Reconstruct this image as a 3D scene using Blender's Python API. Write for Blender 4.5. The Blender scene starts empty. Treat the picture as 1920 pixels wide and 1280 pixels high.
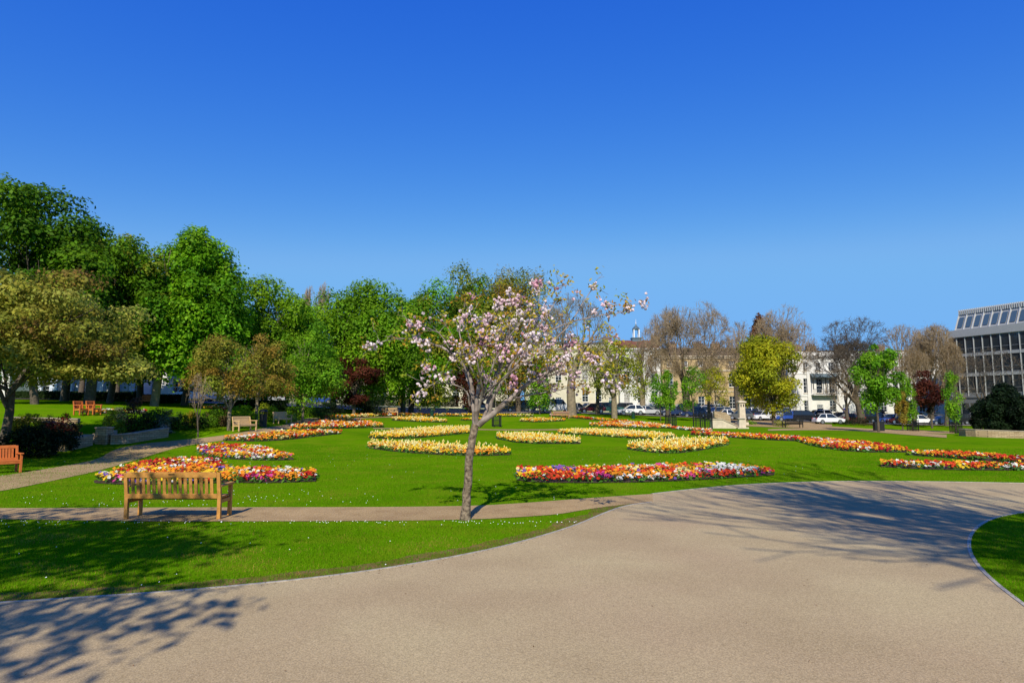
import bpy, bmesh, math, random
import numpy as np
from mathutils import Vector
PI = math.pi
# ------------------------------------------------------------------ camera, sky, sun, exposure
F, H, YH = 1200.0, 2.2, 763.0
TH = math.atan((YH - 640) / F)
sc = bpy.context.scene
col = sc.collection
cam_d = bpy.data.cameras.new('camera'); cam = bpy.data.objects.new('camera', cam_d); col.objects.link(cam)
cam.location = (0, 0, H); cam.rotation_euler = (PI / 2 + TH, 0, 0)
cam_d.sensor_width = 36; cam_d.lens = 36 * F / 1920; cam_d.clip_start = 0.1; cam_d.clip_end = 4000
sc.camera = cam
SUN_EL, SUN_AZ = math.radians(38), math.radians(4.6)      # light travels towards +y, a little to +x
L = Vector((math.sin(SUN_AZ) * math.cos(SUN_EL), math.cos(SUN_AZ) * math.cos(SUN_EL), -math.sin(SUN_EL)))
sd = bpy.data.lights.new('sun', 'SUN'); sd.energy = 5.0; sd.angle = math.radians(0.5); sd.color = (1, .93, .78)
so = bpy.data.objects.new('sun', sd); col.objects.link(so); so.rotation_euler = L.to_track_quat('-Z', 'Y').to_euler(); so.location = (0, -20, 40)
w = bpy.data.worlds.new('World'); sc.world = w; w.use_nodes = True
nt = w.node_tree; bg = nt.nodes['Background']
sky = nt.nodes.new('ShaderNodeTexSky'); sky.sky_type = 'NISHITA'; sky.sun_disc = False
sky.sun_elevation = SUN_EL; sky.sun_rotation = PI + SUN_AZ; sky.air_density = 1.0; sky.dust_density = 0.0; sky.ozone_density = 3.0; sky.altitude = 0
hs = nt.nodes.new('ShaderNodeHueSaturation'); hs.inputs['Saturation'].default_value = 1.22; hs.inputs['Value'].default_value = 1.0; hs.inputs['Hue'].default_value = 0.505
nt.links.new(sky.outputs[0], hs.inputs['Color']); 
_sp = nt.nodes.new('ShaderNodeSeparateColor'); _cb = nt.nodes.new('ShaderNodeCombineColor'); nt.links.new(hs.outputs[0], _sp.inputs[0])
def _mth(op, a, v):                                       # deeper, cleaner blue than the stock sky: a power curve per channel
    q = nt.nodes.new('ShaderNodeMath'); q.operation = op; nt.links.new(a, q.inputs[0]); q.inputs[1].default_value = v; return q.outputs[0]
for _i, (_e, _k, _m) in enumerate(((1.635, 3.25, 1.75), (1.10, 1.31, 4.3), (.32, .93, 8.6))):
    _o = _mth('MULTIPLY', _sp.outputs[_i], .1); _o = _mth('MAXIMUM', _o, 1e-4); _o = _mth('POWER', _o, _e); _o = _mth('MULTIPLY', _o, _k * 10); _o = _mth('SMOOTH_MIN', _o, _m); _o.node.inputs[2].default_value = _m * .25
    nt.links.new(_o, _cb.inputs[_i])
nt.links.new(_cb.outputs[0], bg.inputs['Color']); bg.inputs['Strength'].default_value = 0.10
sc.view_settings.view_transform = 'Standard'; sc.view_settings.look = 'None'; sc.view_settings.gamma = 1
sc.view_settings.exposure = 0.1
sc.cycles.max_bounces = 6; sc.cycles.transparent_max_bounces = 4; sc.cycles.diffuse_bounces = 3; sc.cycles.glossy_bounces = 2
sc.cycles.sample_clamp_indirect = 4
# ------------------------------------------------------------------ terrain
CP = np.array([(0,0,0),(-20,5,0),(20,5,0),(0,12,0),(-12,13,0),(12,13,0),(0,25,0),(15,25,0),(30,25,-.1),(-12,24,0),(-18,23,-.15),(40,5,0),(-40,5,.3),
 (0,45,0),(18,45,0),(-8,45,.1),(-21.5,35.5,.1),(-22.5,38.5,.8),(-30,30,.5),(-28,43,1.75),(-17,40,.62),(-18,50,.85),(-26,50,1.8),(-14,75,1.1),(-2,72,0.0),(12,66,0),(5,88,1.2),(-15,86,1.55),
 (-48,66,2.9),(-40,78,2.85),(-20,88,2.1),(0,97,1.5),(25,103,.85),(50,104,-.05),(75,103,-.6),(49,100,-.15),(33,63,-.16),(47,68,-.7),(45,60,-.6),(30,90,.3),(60,85,-.75),(90,90,-.7),
 (-60,70,3.1),(-80,90,3.1),(-45,100,3.1),(-20,115,2.3),(0,120,1.8),(30,125,.9),(60,125,-.1),(90,120,-.6)], float)
def _tps():
    n = len(CP); X = CP[:, :2] / 50
    d = np.linalg.norm(X[:, None] - X[None], axis=2)
    K = np.where(d > 0, d * d * np.log(d + 1e-12), 0) + np.eye(n) * 2e-3
    P = np.hstack([np.ones((n, 1)), X]); A = np.zeros((n + 3, n + 3))
    A[:n, :n] = K; A[:n, n:] = P; A[n:, :n] = P.T
    return np.linalg.solve(A, np.concatenate([CP[:, 2], [0, 0, 0]])), X
WT, XT = _tps()
def sstep(a, b, v):
    t = np.clip((v - a) / (b - a), 0, 1); return t * t * (3 - 2 * t)
def zf(x, y):
    x = np.asarray(x, float); y = np.asarray(y, float); sh = x.shape; xr = np.clip(x.ravel(), -110, 110); yr = np.clip(y.ravel(), -20, 150)
    q = np.stack([xr, yr], 1) / 50
    d = np.linalg.norm(q[:, None] - XT[None], axis=2)
    z = np.where(d > 0, d * d * np.log(d + 1e-12), 0) @ WT[:-3] + WT[-3] + q @ WT[-2:]
    z = np.clip(z, -1.2, 3.3)
    z *= sstep(24, 37, np.hypot(xr, np.maximum(yr, 0)))
    return z.reshape(sh)
def z1(x, y): return float(zf(np.array([x]), np.array([y]))[0])
def ray(px, py):
    a, b = px - 960, 640 - py
    return np.array([a, F * math.cos(TH) - b * math.sin(TH), F * math.sin(TH) + b * math.cos(TH)])
def at(px, py, depth):
    r = ray(px, py); r = r / r[1]; return np.array([0, 0, H]) + r * depth
def xat(px, depth): return at(px, YH, depth)[0]
def zat(py, depth, px=960): return at(px, py, depth)[2]
_T = np.concatenate([np.arange(2, 40, .1), np.arange(40, 200, .25)])
def gp(px, py):
    r = ray(px, py); r = r / r[1]
    X = r[0] * _T; Y = _T; Z = H + r[2] * _T
    g = Z - zf(X, Y); k = np.argmax(g < 0) if (g < 0).any() else len(_T) - 1
    if k > 0 and g[k] < 0:
        t = _T[k - 1] + (_T[k] - _T[k - 1]) * g[k - 1] / (g[k - 1] - g[k])
    else: t = _T[k]
    x, y = r[0] * t, t
    return np.array([x, y, z1(x, y)])
# ------------------------------------------------------------------ materials
def mat(name, rgb, rough=.8, noise=0, scale=5., rgb2=None, bump=0, bscale=None, metal=0, spec=.3, coat=0, trans=0, attr=False, detail=4, extra=None):
    m = bpy.data.materials.new(name); m.use_nodes = True; n = m.node_tree; b = n.nodes['Principled BSDF']; lk = n.links.new
    b.inputs['Roughness'].default_value = rough; b.inputs['Metallic'].default_value = metal; b.inputs['Specular IOR Level'].default_value = spec
    b.inputs['Coat Weight'].default_value = coat
    tc = n.nodes.new('ShaderNodeTexCoord'); src = None
    if attr:
        at_ = n.nodes.new('ShaderNodeAttribute'); at_.attribute_name = 'Col'; src = at_.outputs['Color']
    if noise or rgb2:
        nz = n.nodes.new('ShaderNodeTexNoise'); nz.inputs['Scale'].default_value = scale; nz.inputs['Detail'].default_value = detail; lk(tc.outputs['Object'], nz.inputs['Vector'])
        cr = n.nodes.new('ShaderNodeValToRGB'); lk(nz.outputs['Fac'], cr.inputs['Fac']); cr.color_ramp.elements[0].position = .35; cr.color_ramp.elements[1].position = .65
        c2 = rgb2 or tuple(c * (1 - noise) for c in rgb)
        cr.color_ramp.elements[0].color = (*c2, 1); cr.color_ramp.elements[1].color = (*rgb, 1); src = cr.outputs[0]
    if src: lk(src, b.inputs['Base Color'])
    else: b.inputs['Base Color'].default_value = (*rgb, 1)
    if bump:
        bz = n.nodes.new('ShaderNodeTexNoise'); bz.inputs['Scale'].default_value = bscale or scale * 4; bz.inputs['Detail'].default_value = 5; lk(tc.outputs['Object'], bz.inputs['Vector'])
        bp = n.nodes.new('ShaderNodeBump'); bp.inputs['Strength'].default_value = bump; bp.inputs['Distance'].default_value = .02; lk(bz.outputs['Fac'], bp.inputs['Height']); lk(bp.outputs[0], b.inputs['Normal'])
    if trans:
        tr = n.nodes.new('ShaderNodeBsdfTranslucent'); mx = n.nodes.new('ShaderNodeMixShader'); mx.inputs[0].default_value = trans
        if src: lk(src, tr.inputs['Color'])
        else: tr.inputs['Color'].default_value = (*rgb, 1)
        lk(b.outputs[0], mx.inputs[1]); lk(tr.outputs[0], mx.inputs[2]); lk(mx.outputs[0], n.nodes['Material Output'].inputs['Surface'])
    return m
def ground_mat(name, c1, c2, c3, s1, s2, s3, speck=None, bump=.3, rough=.95):
    """two noise scales mixed plus fine grain"""
    m = bpy.data.materials.new(name); m.use_nodes = True; n = m.node_tree; b = n.nodes['Principled BSDF']; lk = n.links.new
    b.inputs['Roughness'].default_value = rough; b.inputs['Specular IOR Level'].default_value = .0
    tc = n.nodes.new('ShaderNodeTexCoord')
    def nz(s, det=4, dist=0):
        q = n.nodes.new('ShaderNodeTexNoise'); q.inputs['Scale'].default_value = s; q.inputs['Detail'].default_value = det; q.inputs['Distortion'].default_value = dist; lk(tc.outputs['Object'], q.inputs['Vector']); return q
    def ramp(src, p0, p1, a=(0,0,0,1), z=(1,1,1,1)):
        r = n.nodes.new('ShaderNodeValToRGB'); r.color_ramp.elements[0].position = p0; r.color_ramp.elements[1].position = p1; r.color_ramp.elements[0].color = a; r.color_ramp.elements[1].color = z; lk(src, r.inputs[0]); return r.outputs[0]
    def mix(f, a, z, mode='MIX'):
        q = n.nodes.new('ShaderNodeMix'); q.data_type = 'RGBA'; q.blend_type = mode
        if isinstance(f, float): q.inputs[0].default_value = f
        else: lk(f, q.inputs[0])
        for v, i in ((a, 6), (z, 7)):
            if isinstance(v, tuple): q.inputs[i].default_value = (*v, 1)
            else: lk(v, q.inputs[i])
        return q.outputs[2]
    big = ramp(nz(s1, 5, .3).outputs['Fac'], .38, .62)
    mid = ramp(nz(s2, 6).outputs['Fac'], .45, .7)
    fine = nz(s3, 3)
    c = mix(big, c1, c2); c = mix(mid, c, c3)
    g = ramp(fine.outputs['Fac'], .3, .7, (.72,.72,.72,1), (1.25,1.25,1.25,1))
    c = mix(1.0, c, g, 'MULTIPLY')
    if speck:
        v = n.nodes.new('ShaderNodeTexVoronoi'); v.inputs['Scale'].default_value = speck[0]; lk(tc.outputs['Object'], v.inputs['Vector'])
        c = mix(ramp(v.outputs['Distance'], speck[3], speck[3] + .05, (1,1,1,1), (0,0,0,1)), c, speck[1])
        v2 = n.nodes.new('ShaderNodeTexVoronoi'); v2.inputs['Scale'].default_value = speck[0] * .8; lk(tc.outputs['Object'], v2.inputs['Vector'])
        c = mix(ramp(v2.outputs['Distance'], speck[3], speck[3] + .05, (1,1,1,1), (0,0,0,1)), c, speck[2])
    lk(c, b.inputs['Base Color'])
    bp = n.nodes.new('ShaderNodeBump'); bp.inputs['Strength'].default_value = bump; bp.inputs['Distance'].default_value = .02; lk(fine.outputs['Fac'], bp.inputs['Height']); lk(bp.outputs[0], b.inputs['Normal'])
    return m
def brick_mat(name, c1, c2, mortar, sx, sy, bump=.6):
    m = bpy.data.materials.new(name); m.use_nodes = True; n = m.node_tree; b = n.nodes['Principled BSDF']; lk = n.links.new
    b.inputs['Roughness'].default_value = .9; b.inputs['Specular IOR Level'].default_value = .2
    tc = n.nodes.new('ShaderNodeTexCoord'); sp = n.nodes.new('ShaderNodeSeparateXYZ'); lk(tc.outputs['Object'], sp.inputs[0])
    ad = n.nodes.new('ShaderNodeMath'); ad.operation = 'ADD'; lk(sp.outputs[0], ad.inputs[0]); lk(sp.outputs[1], ad.inputs[1])
    cb = n.nodes.new('ShaderNodeCombineXYZ'); lk(ad.outputs[0], cb.inputs[0]); lk(sp.outputs[2], cb.inputs[1])
    nz = n.nodes.new('ShaderNodeTexNoise'); nz.inputs['Scale'].default_value = 3; lk(cb.outputs[0], nz.inputs['Vector'])
    dm = n.nodes.new('ShaderNodeMixRGB'); dm.inputs[0].default_value = .06; lk(cb.outputs[0], dm.inputs[1]); lk(nz.outputs['Color'], dm.inputs[2])
    bt = n.nodes.new('ShaderNodeTexBrick'); lk(dm.outputs[0], bt.inputs['Vector']); bt.inputs['Color1'].default_value = (*c1, 1); bt.inputs['Color2'].default_value = (*c2, 1); bt.inputs['Mortar'].default_value = (*mortar, 1)
    bt.inputs['Scale'].default_value = 1; bt.inputs['Brick Width'].default_value = sx; bt.inputs['Row Height'].default_value = sy; bt.inputs['Mortar Size'].default_value = sy * .08; bt.inputs['Bias'].default_value = 0
    lk(bt.outputs['Color'], b.inputs['Base Color'])
    bp = n.nodes.new('ShaderNodeBump'); bp.inputs['Strength'].default_value = bump; bp.inputs['Distance'].default_value = .03; bp.invert = True; lk(bt.outputs['Fac'], bp.inputs['Height']); lk(bp.outputs[0], b.inputs['Normal'])
    return m
def wood_mat(name, c1, c2):
    m = bpy.data.materials.new(name); m.use_nodes = True; n = m.node_tree; b = n.nodes['Principled BSDF']; lk = n.links.new
    b.inputs['Roughness'].default_value = .6; b.inputs['Specular IOR Level'].default_value = .35
    tc = n.nodes.new('ShaderNodeTexCoord'); mp = n.nodes.new('ShaderNodeMapping'); mp.inputs['Scale'].default_value = (6, 14, 6); lk(tc.outputs['Object'], mp.inputs[0])
    nz = n.nodes.new('ShaderNodeTexNoise'); nz.inputs['Scale'].default_value = 1.6; nz.inputs['Detail'].default_value = 6; nz.inputs['Distortion'].default_value = 1.2; lk(mp.outputs[0], nz.inputs['Vector'])
    cr = n.nodes.new('ShaderNodeValToRGB'); cr.color_ramp.elements[0].position = .3; cr.color_ramp.elements[1].position = .7; cr.color_ramp.elements[0].color = (*c2, 1); cr.color_ramp.elements[1].color = (*c1, 1)
    lk(nz.outputs['Fac'], cr.inputs[0]); lk(cr.outputs[0], b.inputs['Base Color'])
    bp = n.nodes.new('ShaderNodeBump'); bp.inputs['Strength'].default_value = .15; bp.inputs['Distance'].default_value = .01; lk(nz.outputs['Fac'], bp.inputs['Height']); lk(bp.outputs[0], b.inputs['Normal'])
    return m
M = {}
M['lawn'] = ground_mat('lawn', (.075,.185,.002), (.115,.24,.002), (.145,.22,.006), .15, .8, 28, bump=.5)
M['path'] = ground_mat('tarred gravel', (.425,.31,.175), (.475,.37,.20), (.385,.285,.155), .3, .5, 60, speck=(75, (.56,.45,.29), (.26,.20,.12), .2), bump=.25)
M['path2'] = ground_mat('loose gravel', (.44,.30,.145), (.38,.26,.125), (.32,.21,.10), .3, 1.5, 45, speck=(40, (.6,.5,.36), (.2,.15,.09), .16), bump=.4)
M['edge'] = mat('edging stone', (.46,.41,.33), noise=.35, scale=9, bump=.2)
M['road'] = mat('asphalt', (.06,.06,.065), noise=.2, scale=2)
M['paving'] = mat('paving', (.42,.37,.31), noise=.2, scale=1)
M['soil'] = mat('soil', (.07,.045,.025), noise=.4, scale=6, bump=.6)
M['leaf'] = mat('leaf', (.1,.2,.02), rough=.55, attr=True, trans=.45, spec=.12)
M['petal'] = mat('petal', (1,1,1), rough=.7, attr=True, trans=.15, spec=.2)
M['blade'] = mat('grass blade', (.1,.2,.02), rough=.8, attr=True, trans=.25, spec=.0)
M['bark'] = mat('bark', (.13,.10,.07), noise=.5, scale=7, bump=.8, bscale=20)
M['bark_pale'] = mat('pale bark', (.27,.21,.13), rgb2=(.15,.12,.08), scale=3, bump=.5)
M['bark_twig'] = mat('twig bark', (.36,.27,.16), rgb2=(.24,.17,.10), scale=2)
M['wood'] = wood_mat('honey teak', (.60,.29,.065), (.42,.185,.04))
M['wood_o'] = wood_mat('orange teak', (.60,.18,.035), (.42,.10,.02))
M['wood_p'] = wood_mat('pale teak', (.66,.45,.22), (.5,.32,.14))
M['wood_r'] = wood_mat('pinkish teak', (.50,.27,.17), (.36,.18,.11))
M['black'] = mat('black iron', (.012,.014,.014), rough=.5, spec=.4, noise=.3, scale=3)
M['green_paint'] = mat('dark green paint', (.01,.05,.03), rough=.4, noise=.2)
M['rubble'] = brick_mat('rubble stone', (.34,.24,.13), (.50,.38,.23), (.10,.07,.04), .36, .11, .35)
M['coping'] = mat('coping stone', (.42,.34,.24), noise=.35, scale=3, bump=.4)
M['ashlar'] = brick_mat('honey ashlar', (.50,.37,.19), (.44,.32,.16), (.33,.24,.13), 1.1, .42, .1)
M['stone_pale'] = mat('pale stone', (.62,.52,.38), noise=.22, scale=2.5, bump=.2)
M['stucco'] = mat('white stucco', (.72,.70,.65), noise=.12, scale=.8)
M['cream'] = mat('cream render', (.64,.58,.44), noise=.15, scale=.8)
M['shade_white'] = mat('white render shaded blue', (.60,.66,.78), noise=.12, scale=.8)  # white house front; the blue of its shade is put into the colour
M['slate'] = mat('slate', (.10,.095,.10), noise=.3, scale=3)
M['roof_brown'] = mat('mossy brown tile', (.16,.11,.055), noise=.4, scale=2)
M['roof_red'] = mat('red tile', (.22,.085,.045), noise=.35, scale=3)
M['brick'] = brick_mat('chimney brick', (.26,.16,.09), (.20,.12,.07), (.3,.25,.2), .3, .1)
M['frame'] = mat('white paint', (.80,.80,.78), rough=.5)
M['glass'] = mat('window glass', (.015,.02,.025), rough=.06, spec=.8)
M['glass_w'] = mat('blind behind glass', (.35,.33,.3), rough=.15, spec=.6)
M['glass_b'] = mat('office glass', (.02,.028,.035), rough=.05, spec=.9)
M['metal'] = mat('grey panel', (.25,.26,.27), rough=.45, metal=.3, noise=.1)
M['metal_pale'] = mat('pale grey panel', (.36,.36,.35), rough=.5, noise=.1)
M['glass_sky'] = mat('tinted roof glass', (.06,.10,.13), rough=.08, spec=.8)
M['fin'] = mat('pale aluminium fin', (.52,.52,.50), rough=.4, metal=.2)
M['tyre'] = mat('tyre', (.02,.02,.02), rough=.8)
M['rim'] = mat('rim', (.5,.5,.52), rough=.3, metal=.8)
M['lamp'] = mat('head lamp', (.8,.8,.8), rough=.1, spec=.8)
M['tail'] = mat('tail lamp', (.4,.01,.01), rough=.2, spec=.8)
M['daisy'] = mat('daisy', (.85,.85,.8), rough=.7)
M['lead'] = mat('lead grey', (.12,.17,.19), rough=.4, metal=.4)
M['concrete'] = mat('concrete', (.36,.34,.31), noise=.15)
M['yellow'] = mat('yellow plastic', (.75,.62,.04), rough=.5)
# ------------------------------------------------------------------ object helpers
def tag(o, label=None, cat=None, group=None, kind=None):
    if label: o['label'] = label
    if cat: o['category'] = cat
    if group: o['group'] = group
    if kind: o['kind'] = kind
    return o
def link(name, me, parent=None, m=None):
    o = bpy.data.objects.new(name, me); col.objects.link(o)
    if parent is not None: o.parent = parent
    if m is not None and me is not None and not me.materials: me.materials.append(m)
    return o
def empty(name, loc, rz=0, label=None, cat=None, group=None):
    o = bpy.data.objects.new(name, None); col.objects.link(o); o.location = loc; o.rotation_euler = (0, 0, rz); o.empty_display_size = .2
    return tag(o, label, cat, group)
def copy_tree(o, parent=None):
    c = o.copy(); col.objects.link(c); c.parent = parent
    for ch in list(o.children): copy_tree(ch, c)
    return c
def npmesh(name, V, Fc, colr=None, smooth=False):
    V = np.asarray(V, np.float32).reshape(-1, 3); Fc = np.asarray(Fc, np.int32); n, k = Fc.shape
    me = bpy.data.meshes.new(name); me.vertices.add(len(V)); me.vertices.foreach_set('co', V.ravel())
    me.loops.add(n * k); me.loops.foreach_set('vertex_index', Fc.ravel()); me.polygons.add(n)
    me.polygons.foreach_set('loop_start', np.arange(0, n * k, k, dtype=np.int32)); me.polygons.foreach_set('loop_total', np.full(n, k, np.int32))
    if smooth: me.polygons.foreach_set('use_smooth', np.ones(n, bool))
    if colr is not None:
        a = me.color_attributes.new('Col', 'FLOAT_COLOR', 'POINT'); c = np.ones((len(V), 4), np.float32); c[:, :3] = colr; a.data.foreach_set('color', c.ravel())
    me.update(calc_edges=True); me.validate(); return me
class MB:
    def __init__(s): s.v = []; s.f = []
    def add(s, v, f):
        b = len(s.v); s.v += [tuple(p) for p in v]; s.f += [tuple(i + b for i in q) for q in f]; return s
    def box(s, x0, x1, y0, y1, z0, z1, top=None):
        t = top or (x0, x1, y0, y1)
        v = [(x0,y0,z0),(x1,y0,z0),(x1,y1,z0),(x0,y1,z0),(t[0],t[2],z1),(t[1],t[2],z1),(t[1],t[3],z1),(t[0],t[3],z1)]
        return s.add(v, [(0,3,2,1),(4,5,6,7),(0,1,5,4),(1,2,6,5),(2,3,7,6),(3,0,4,7)])
    def prism(s, pts, axis, a, b):
        """extrude a 2-D outline along axis: 'x' pts=(y,z); 'y' pts=(x,z); 'z' pts=(x,y)"""
        def P(p, t): return {'x': (t, p[0], p[1]), 'y': (p[0], t, p[1]), 'z': (p[0], p[1], t)}[axis]
        n = len(pts); v = [P(p, a) for p in pts] + [P(p, b) for p in pts]
        return s.add(v, [tuple(range(n))[::-1], tuple(range(n, 2 * n))] + [(i, (i + 1) % n, n + (i + 1) % n, n + i) for i in range(n)])
    def tube(s, p0, p1, r0, r1=None, k=8, caps=True):
        r1 = r0 if r1 is None else r1; p0 = Vector(p0); p1 = Vector(p1); d = (p1 - p0).normalized()
        a = d.orthogonal().normalized(); b = d.cross(a); v = []
        for p, r in ((p0, r0), (p1, r1)):
            for i in range(k): t = 2 * PI * i / k; v.append(p + a * math.cos(t) * r + b * math.sin(t) * r)
        f = [(i, (i + 1) % k, k + (i + 1) % k, k + i) for i in range(k)]
        if caps: f += [tuple(range(k))[::-1], tuple(range(k, 2 * k))]
        return s.add(v, f)
    def lathe(s, prof, cx=0, cy=0, k=16):
        v = []; f = []
        for r, z in prof:
            for i in range(k): t = 2 * PI * i / k; v.append((cx + r * math.cos(t), cy + r * math.sin(t), z))
        for j in range(len(prof) - 1):
            for i in range(k): f.append((j * k + i, j * k + (i + 1) % k, (j + 1) * k + (i + 1) % k, (j + 1) * k + i))
        f += [tuple(range(k))[::-1], tuple(range((len(prof) - 1) * k, len(prof) * k))]
        return s.add(v, f)
    def build(s, name, m, parent=None, bevel=0, smooth=False):
        me = bpy.data.meshes.new(name); me.from_pydata(s.v, [], s.f); me.update()
        if smooth:
            for p in me.polygons: p.use_smooth = True
        o = link(name, me, parent, M[m] if isinstance(m, str) else m)
        if bevel:
            b = o.modifiers.new('bevel', 'BEVEL'); b.width = bevel; b.segments = 2; b.limit_method = 'ANGLE'
        return o
def tubes(P0, P1, R0, R1, k=5):
    P0, P1 = np.asarray(P0, float), np.asarray(P1, float); R0, R1 = np.asarray(R0, float), np.asarray(R1, float); n = len(P0)
    d = P1 - P0; ln = np.linalg.norm(d, axis=1, keepdims=True); d = d / np.maximum(ln, 1e-6)
    ref = np.where(np.abs(d[:, 2:3]) > .9, [[1., 0, 0]], [[0, 0, 1.]]); a = np.cross(d, ref); a /= np.linalg.norm(a, axis=1, keepdims=True); b = np.cross(d, a)
    t = 2 * PI * np.arange(k) / k; ring = a[:, None] * np.cos(t)[None, :, None] + b[:, None] * np.sin(t)[None, :, None]
    V = np.stack([P0[:, None] + ring * R0[:, None, None], (P1 + d * R1[:, None] * .3)[:, None] + ring * R1[:, None, None]], 1).reshape(-1, 3)
    i = np.arange(k); q = np.stack([i, (i + 1) % k, k + (i + 1) % k, k + i], 1)
    return V, (np.arange(n)[:, None, None] * 2 * k + q[None]).reshape(-1, 4)
def leaves(C, N, size, rng, asp=.55, spread=.6):
    """diamond leaves at C facing roughly N"""
    n = len(C); size = np.broadcast_to(size, (n,))[:, None]
    N = N + rng.normal(0, spread, (n, 3)); N /= np.linalg.norm(N, axis=1, keepdims=True) + 1e-9
    T = rng.normal(0, 1, (n, 3)); T -= N * (T * N).sum(1, keepdims=True); T /= np.linalg.norm(T, axis=1, keepdims=True) + 1e-9; B = np.cross(N, T)
    V = np.stack([C - T * size * .5, C + B * size * asp * .5 + N * size * .08, C + T * size * .5, C - B * size * asp * .5 + N * size * .08], 1).reshape(-1, 3)
    return V, np.arange(4 * n).reshape(-1, 4)
# ------------------------------------------------------------------ growing branches
def grow(rng, base, up, L0, r0, maxlev, nch=(3, 4), ang=(25, 50), ratio=.72, wig=.12, gravi=.08, first=None, curve=3):
    S = []; tips = []; st = [(np.array(base, float), np.array(up, float), L0, r0, 0)]
    while st:
        p, d, Ln, r, lev = st.pop()
        nseg = curve if lev < 3 else 2; r1 = r * (.62 if lev else .75); q = p; pts = []
        for i in range(nseg):
            d = d + rng.normal(0, wig, 3) + np.array([0, 0, gravi]); d /= np.linalg.norm(d)
            q2 = q + d * Ln / nseg; a = r + (r1 - r) * i / nseg; b = r + (r1 - r) * (i + 1) / nseg
            S.append((q, q2, a, b, lev)); q = q2; pts.append((q, d.copy(), b))
        if lev >= maxlev: tips.append((q, d)); continue
        n = rng.integers(nch[0], nch[1] + 1) if not (lev == 0 and first) else first
        ph = rng.uniform(0, 2 * PI)
        for k in range(n):
            qq, dd, rr = pts[-1] if (k < 2 or nseg < 2) else pts[rng.integers(0, len(pts))]
            if lev == 0: qq, dd, rr = pts[-1] if k < 3 else pts[-2 if nseg > 1 else -1]
            A = math.radians(rng.uniform(*ang)) * (.45 if k == 0 else 1); az = ph + k * 2.4 + rng.normal(0, .3)
            ax = np.cross(dd, [0.3, .2, 1.]); ax /= np.linalg.norm(ax) + 1e-9; bx = np.cross(dd, ax)
            nd = dd * math.cos(A) + (ax * math.cos(az) + bx * math.sin(az)) * math.sin(A)
            st.append((qq, nd, Ln * ratio * rng.uniform(.8, 1.15), rr * (.85 if k == 0 else .62), lev + 1))
    return S, tips
def fit(S, tips, base, rx, ztop, zc=None):
    """scale a skeleton sideways and upwards so its crown has half width rx and top ztop"""
    P = np.array([s[1] for s in S]); T = P - base
    sx = rx / max(np.percentile(np.abs(T[:, 0]), 99), .1); sy = rx / max(np.percentile(np.abs(T[:, 1]), 99), .1); sz = (ztop - base[2]) / max(T[:, 2].max(), .1)
    k = np.array([sx, sy, sz]); f = lambda p: base + (p - base) * k
    return [(f(a), f(b), c, d, l) for a, b, c, d, l in S], [(f(a), d) for a, d in tips]
def seg_mesh(S, k_hi=7, k_lo=3, name='branches'):
    Vs, Fs = [], []; o = 0
    for kk, sel in ((k_hi, [s for s in S if s[4] <= 1]), (k_lo, [s for s in S if s[4] > 1])):
        if not sel: continue
        V, Fq = tubes([s[0] for s in sel], [s[1] for s in sel], [s[2] for s in sel], [s[3] for s in sel], kk); Vs.append(V); Fs.append(Fq + o); o += len(V)
    return npmesh(name, np.concatenate(Vs), np.concatenate(Fs), smooth=True)
def jit(rng, rgb, n, a=.25, hue=.12):
    c = np.array(rgb)[None] * rng.uniform(1 - a, 1 + a, (n, 1)) * rng.uniform(1 - hue, 1 + hue, (n, 3)); return np.clip(c, 0, 1)
def crown_mesh(rng, c, rx, ry, rz, n, size, cols, lobes=46, lobe_r=.27, shape='round', holes=0.):
    """leaf clumps spread through an uneven ellipsoid; cols = natural leaf colours, one picked per clump"""
    u = rng.normal(0, 1, (lobes, 3)); u /= np.linalg.norm(u, axis=1, keepdims=True); rad = rng.uniform(.35, .85, (lobes, 1)) ** .7
    LC = u * rad
    if shape == 'cone': LC[:, :2] *= (1.12 - (LC[:, 2:3] + 1) / 2 * .8)
    if shape == 'dome': LC[:, 2] = np.abs(LC[:, 2]) * 1.4 - .55
    if shape == 'column': LC[:, :2] *= .8
    if shape == 'round': LC[:, :2] *= 1.16 - .34 * (LC[:, 2:3] + 1) / 2
    LR = lobe_r * 1.08 * rng.uniform(.55, 1.5, lobes)
    if shape == 'cone': LR *= (1.15 - (LC[:, 2] + 1) / 2 * .6)
    w_ = LR ** 2; w_ /= w_.sum(); idx = rng.choice(lobes, n, p=w_)
    v = rng.normal(0, 1, (n, 3)); v[:, 2] += .45; v /= np.linalg.norm(v, axis=1, keepdims=True)
    rr = rng.uniform(.35, 1.08, (n, 1)) ** .5 * LR[idx][:, None]; q = LC[idx] + v * rr * np.array([1, 1, .58]) * (1 + .35 * np.sin(v[:, :1] * 5 + LC[idx][:, :1] * 9) * np.sin(v[:, 1:2] * 5 + LC[idx][:, 1:2] * 7))
    q += rng.normal(0, .012, (n, 3)); q[:, 2] -= (np.percentile(q[:, 2], 99.5) + np.percentile(q[:, 2], .5)) / 2; q /= np.percentile(np.abs(q), 98.5, axis=0)
    P = c + q * np.array([rx, ry, rz]) ; N = v * 1.1 + np.array([0, 0, .45])
    cc = np.array([cols[i % len(cols)] for i in range(lobes)])[rng.permutation(lobes)] * rng.uniform(.82, 1.18, (lobes, 1))
    C = cc[idx] * rng.uniform(.75, 1.3, (n, 1)) * rng.uniform(.92, 1.08, (n, 3))
    V, Fq = leaves(P, N, size * rng.uniform(.55, 1.5, n), rng, .6, .5)
    return npmesh('crown', V, Fq, np.repeat(np.clip(C, 0, 1), 4, axis=0))
G1 = [(.08,.185,.007), (.12,.24,.008), (.06,.14,.007)]                 # deep green
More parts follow.
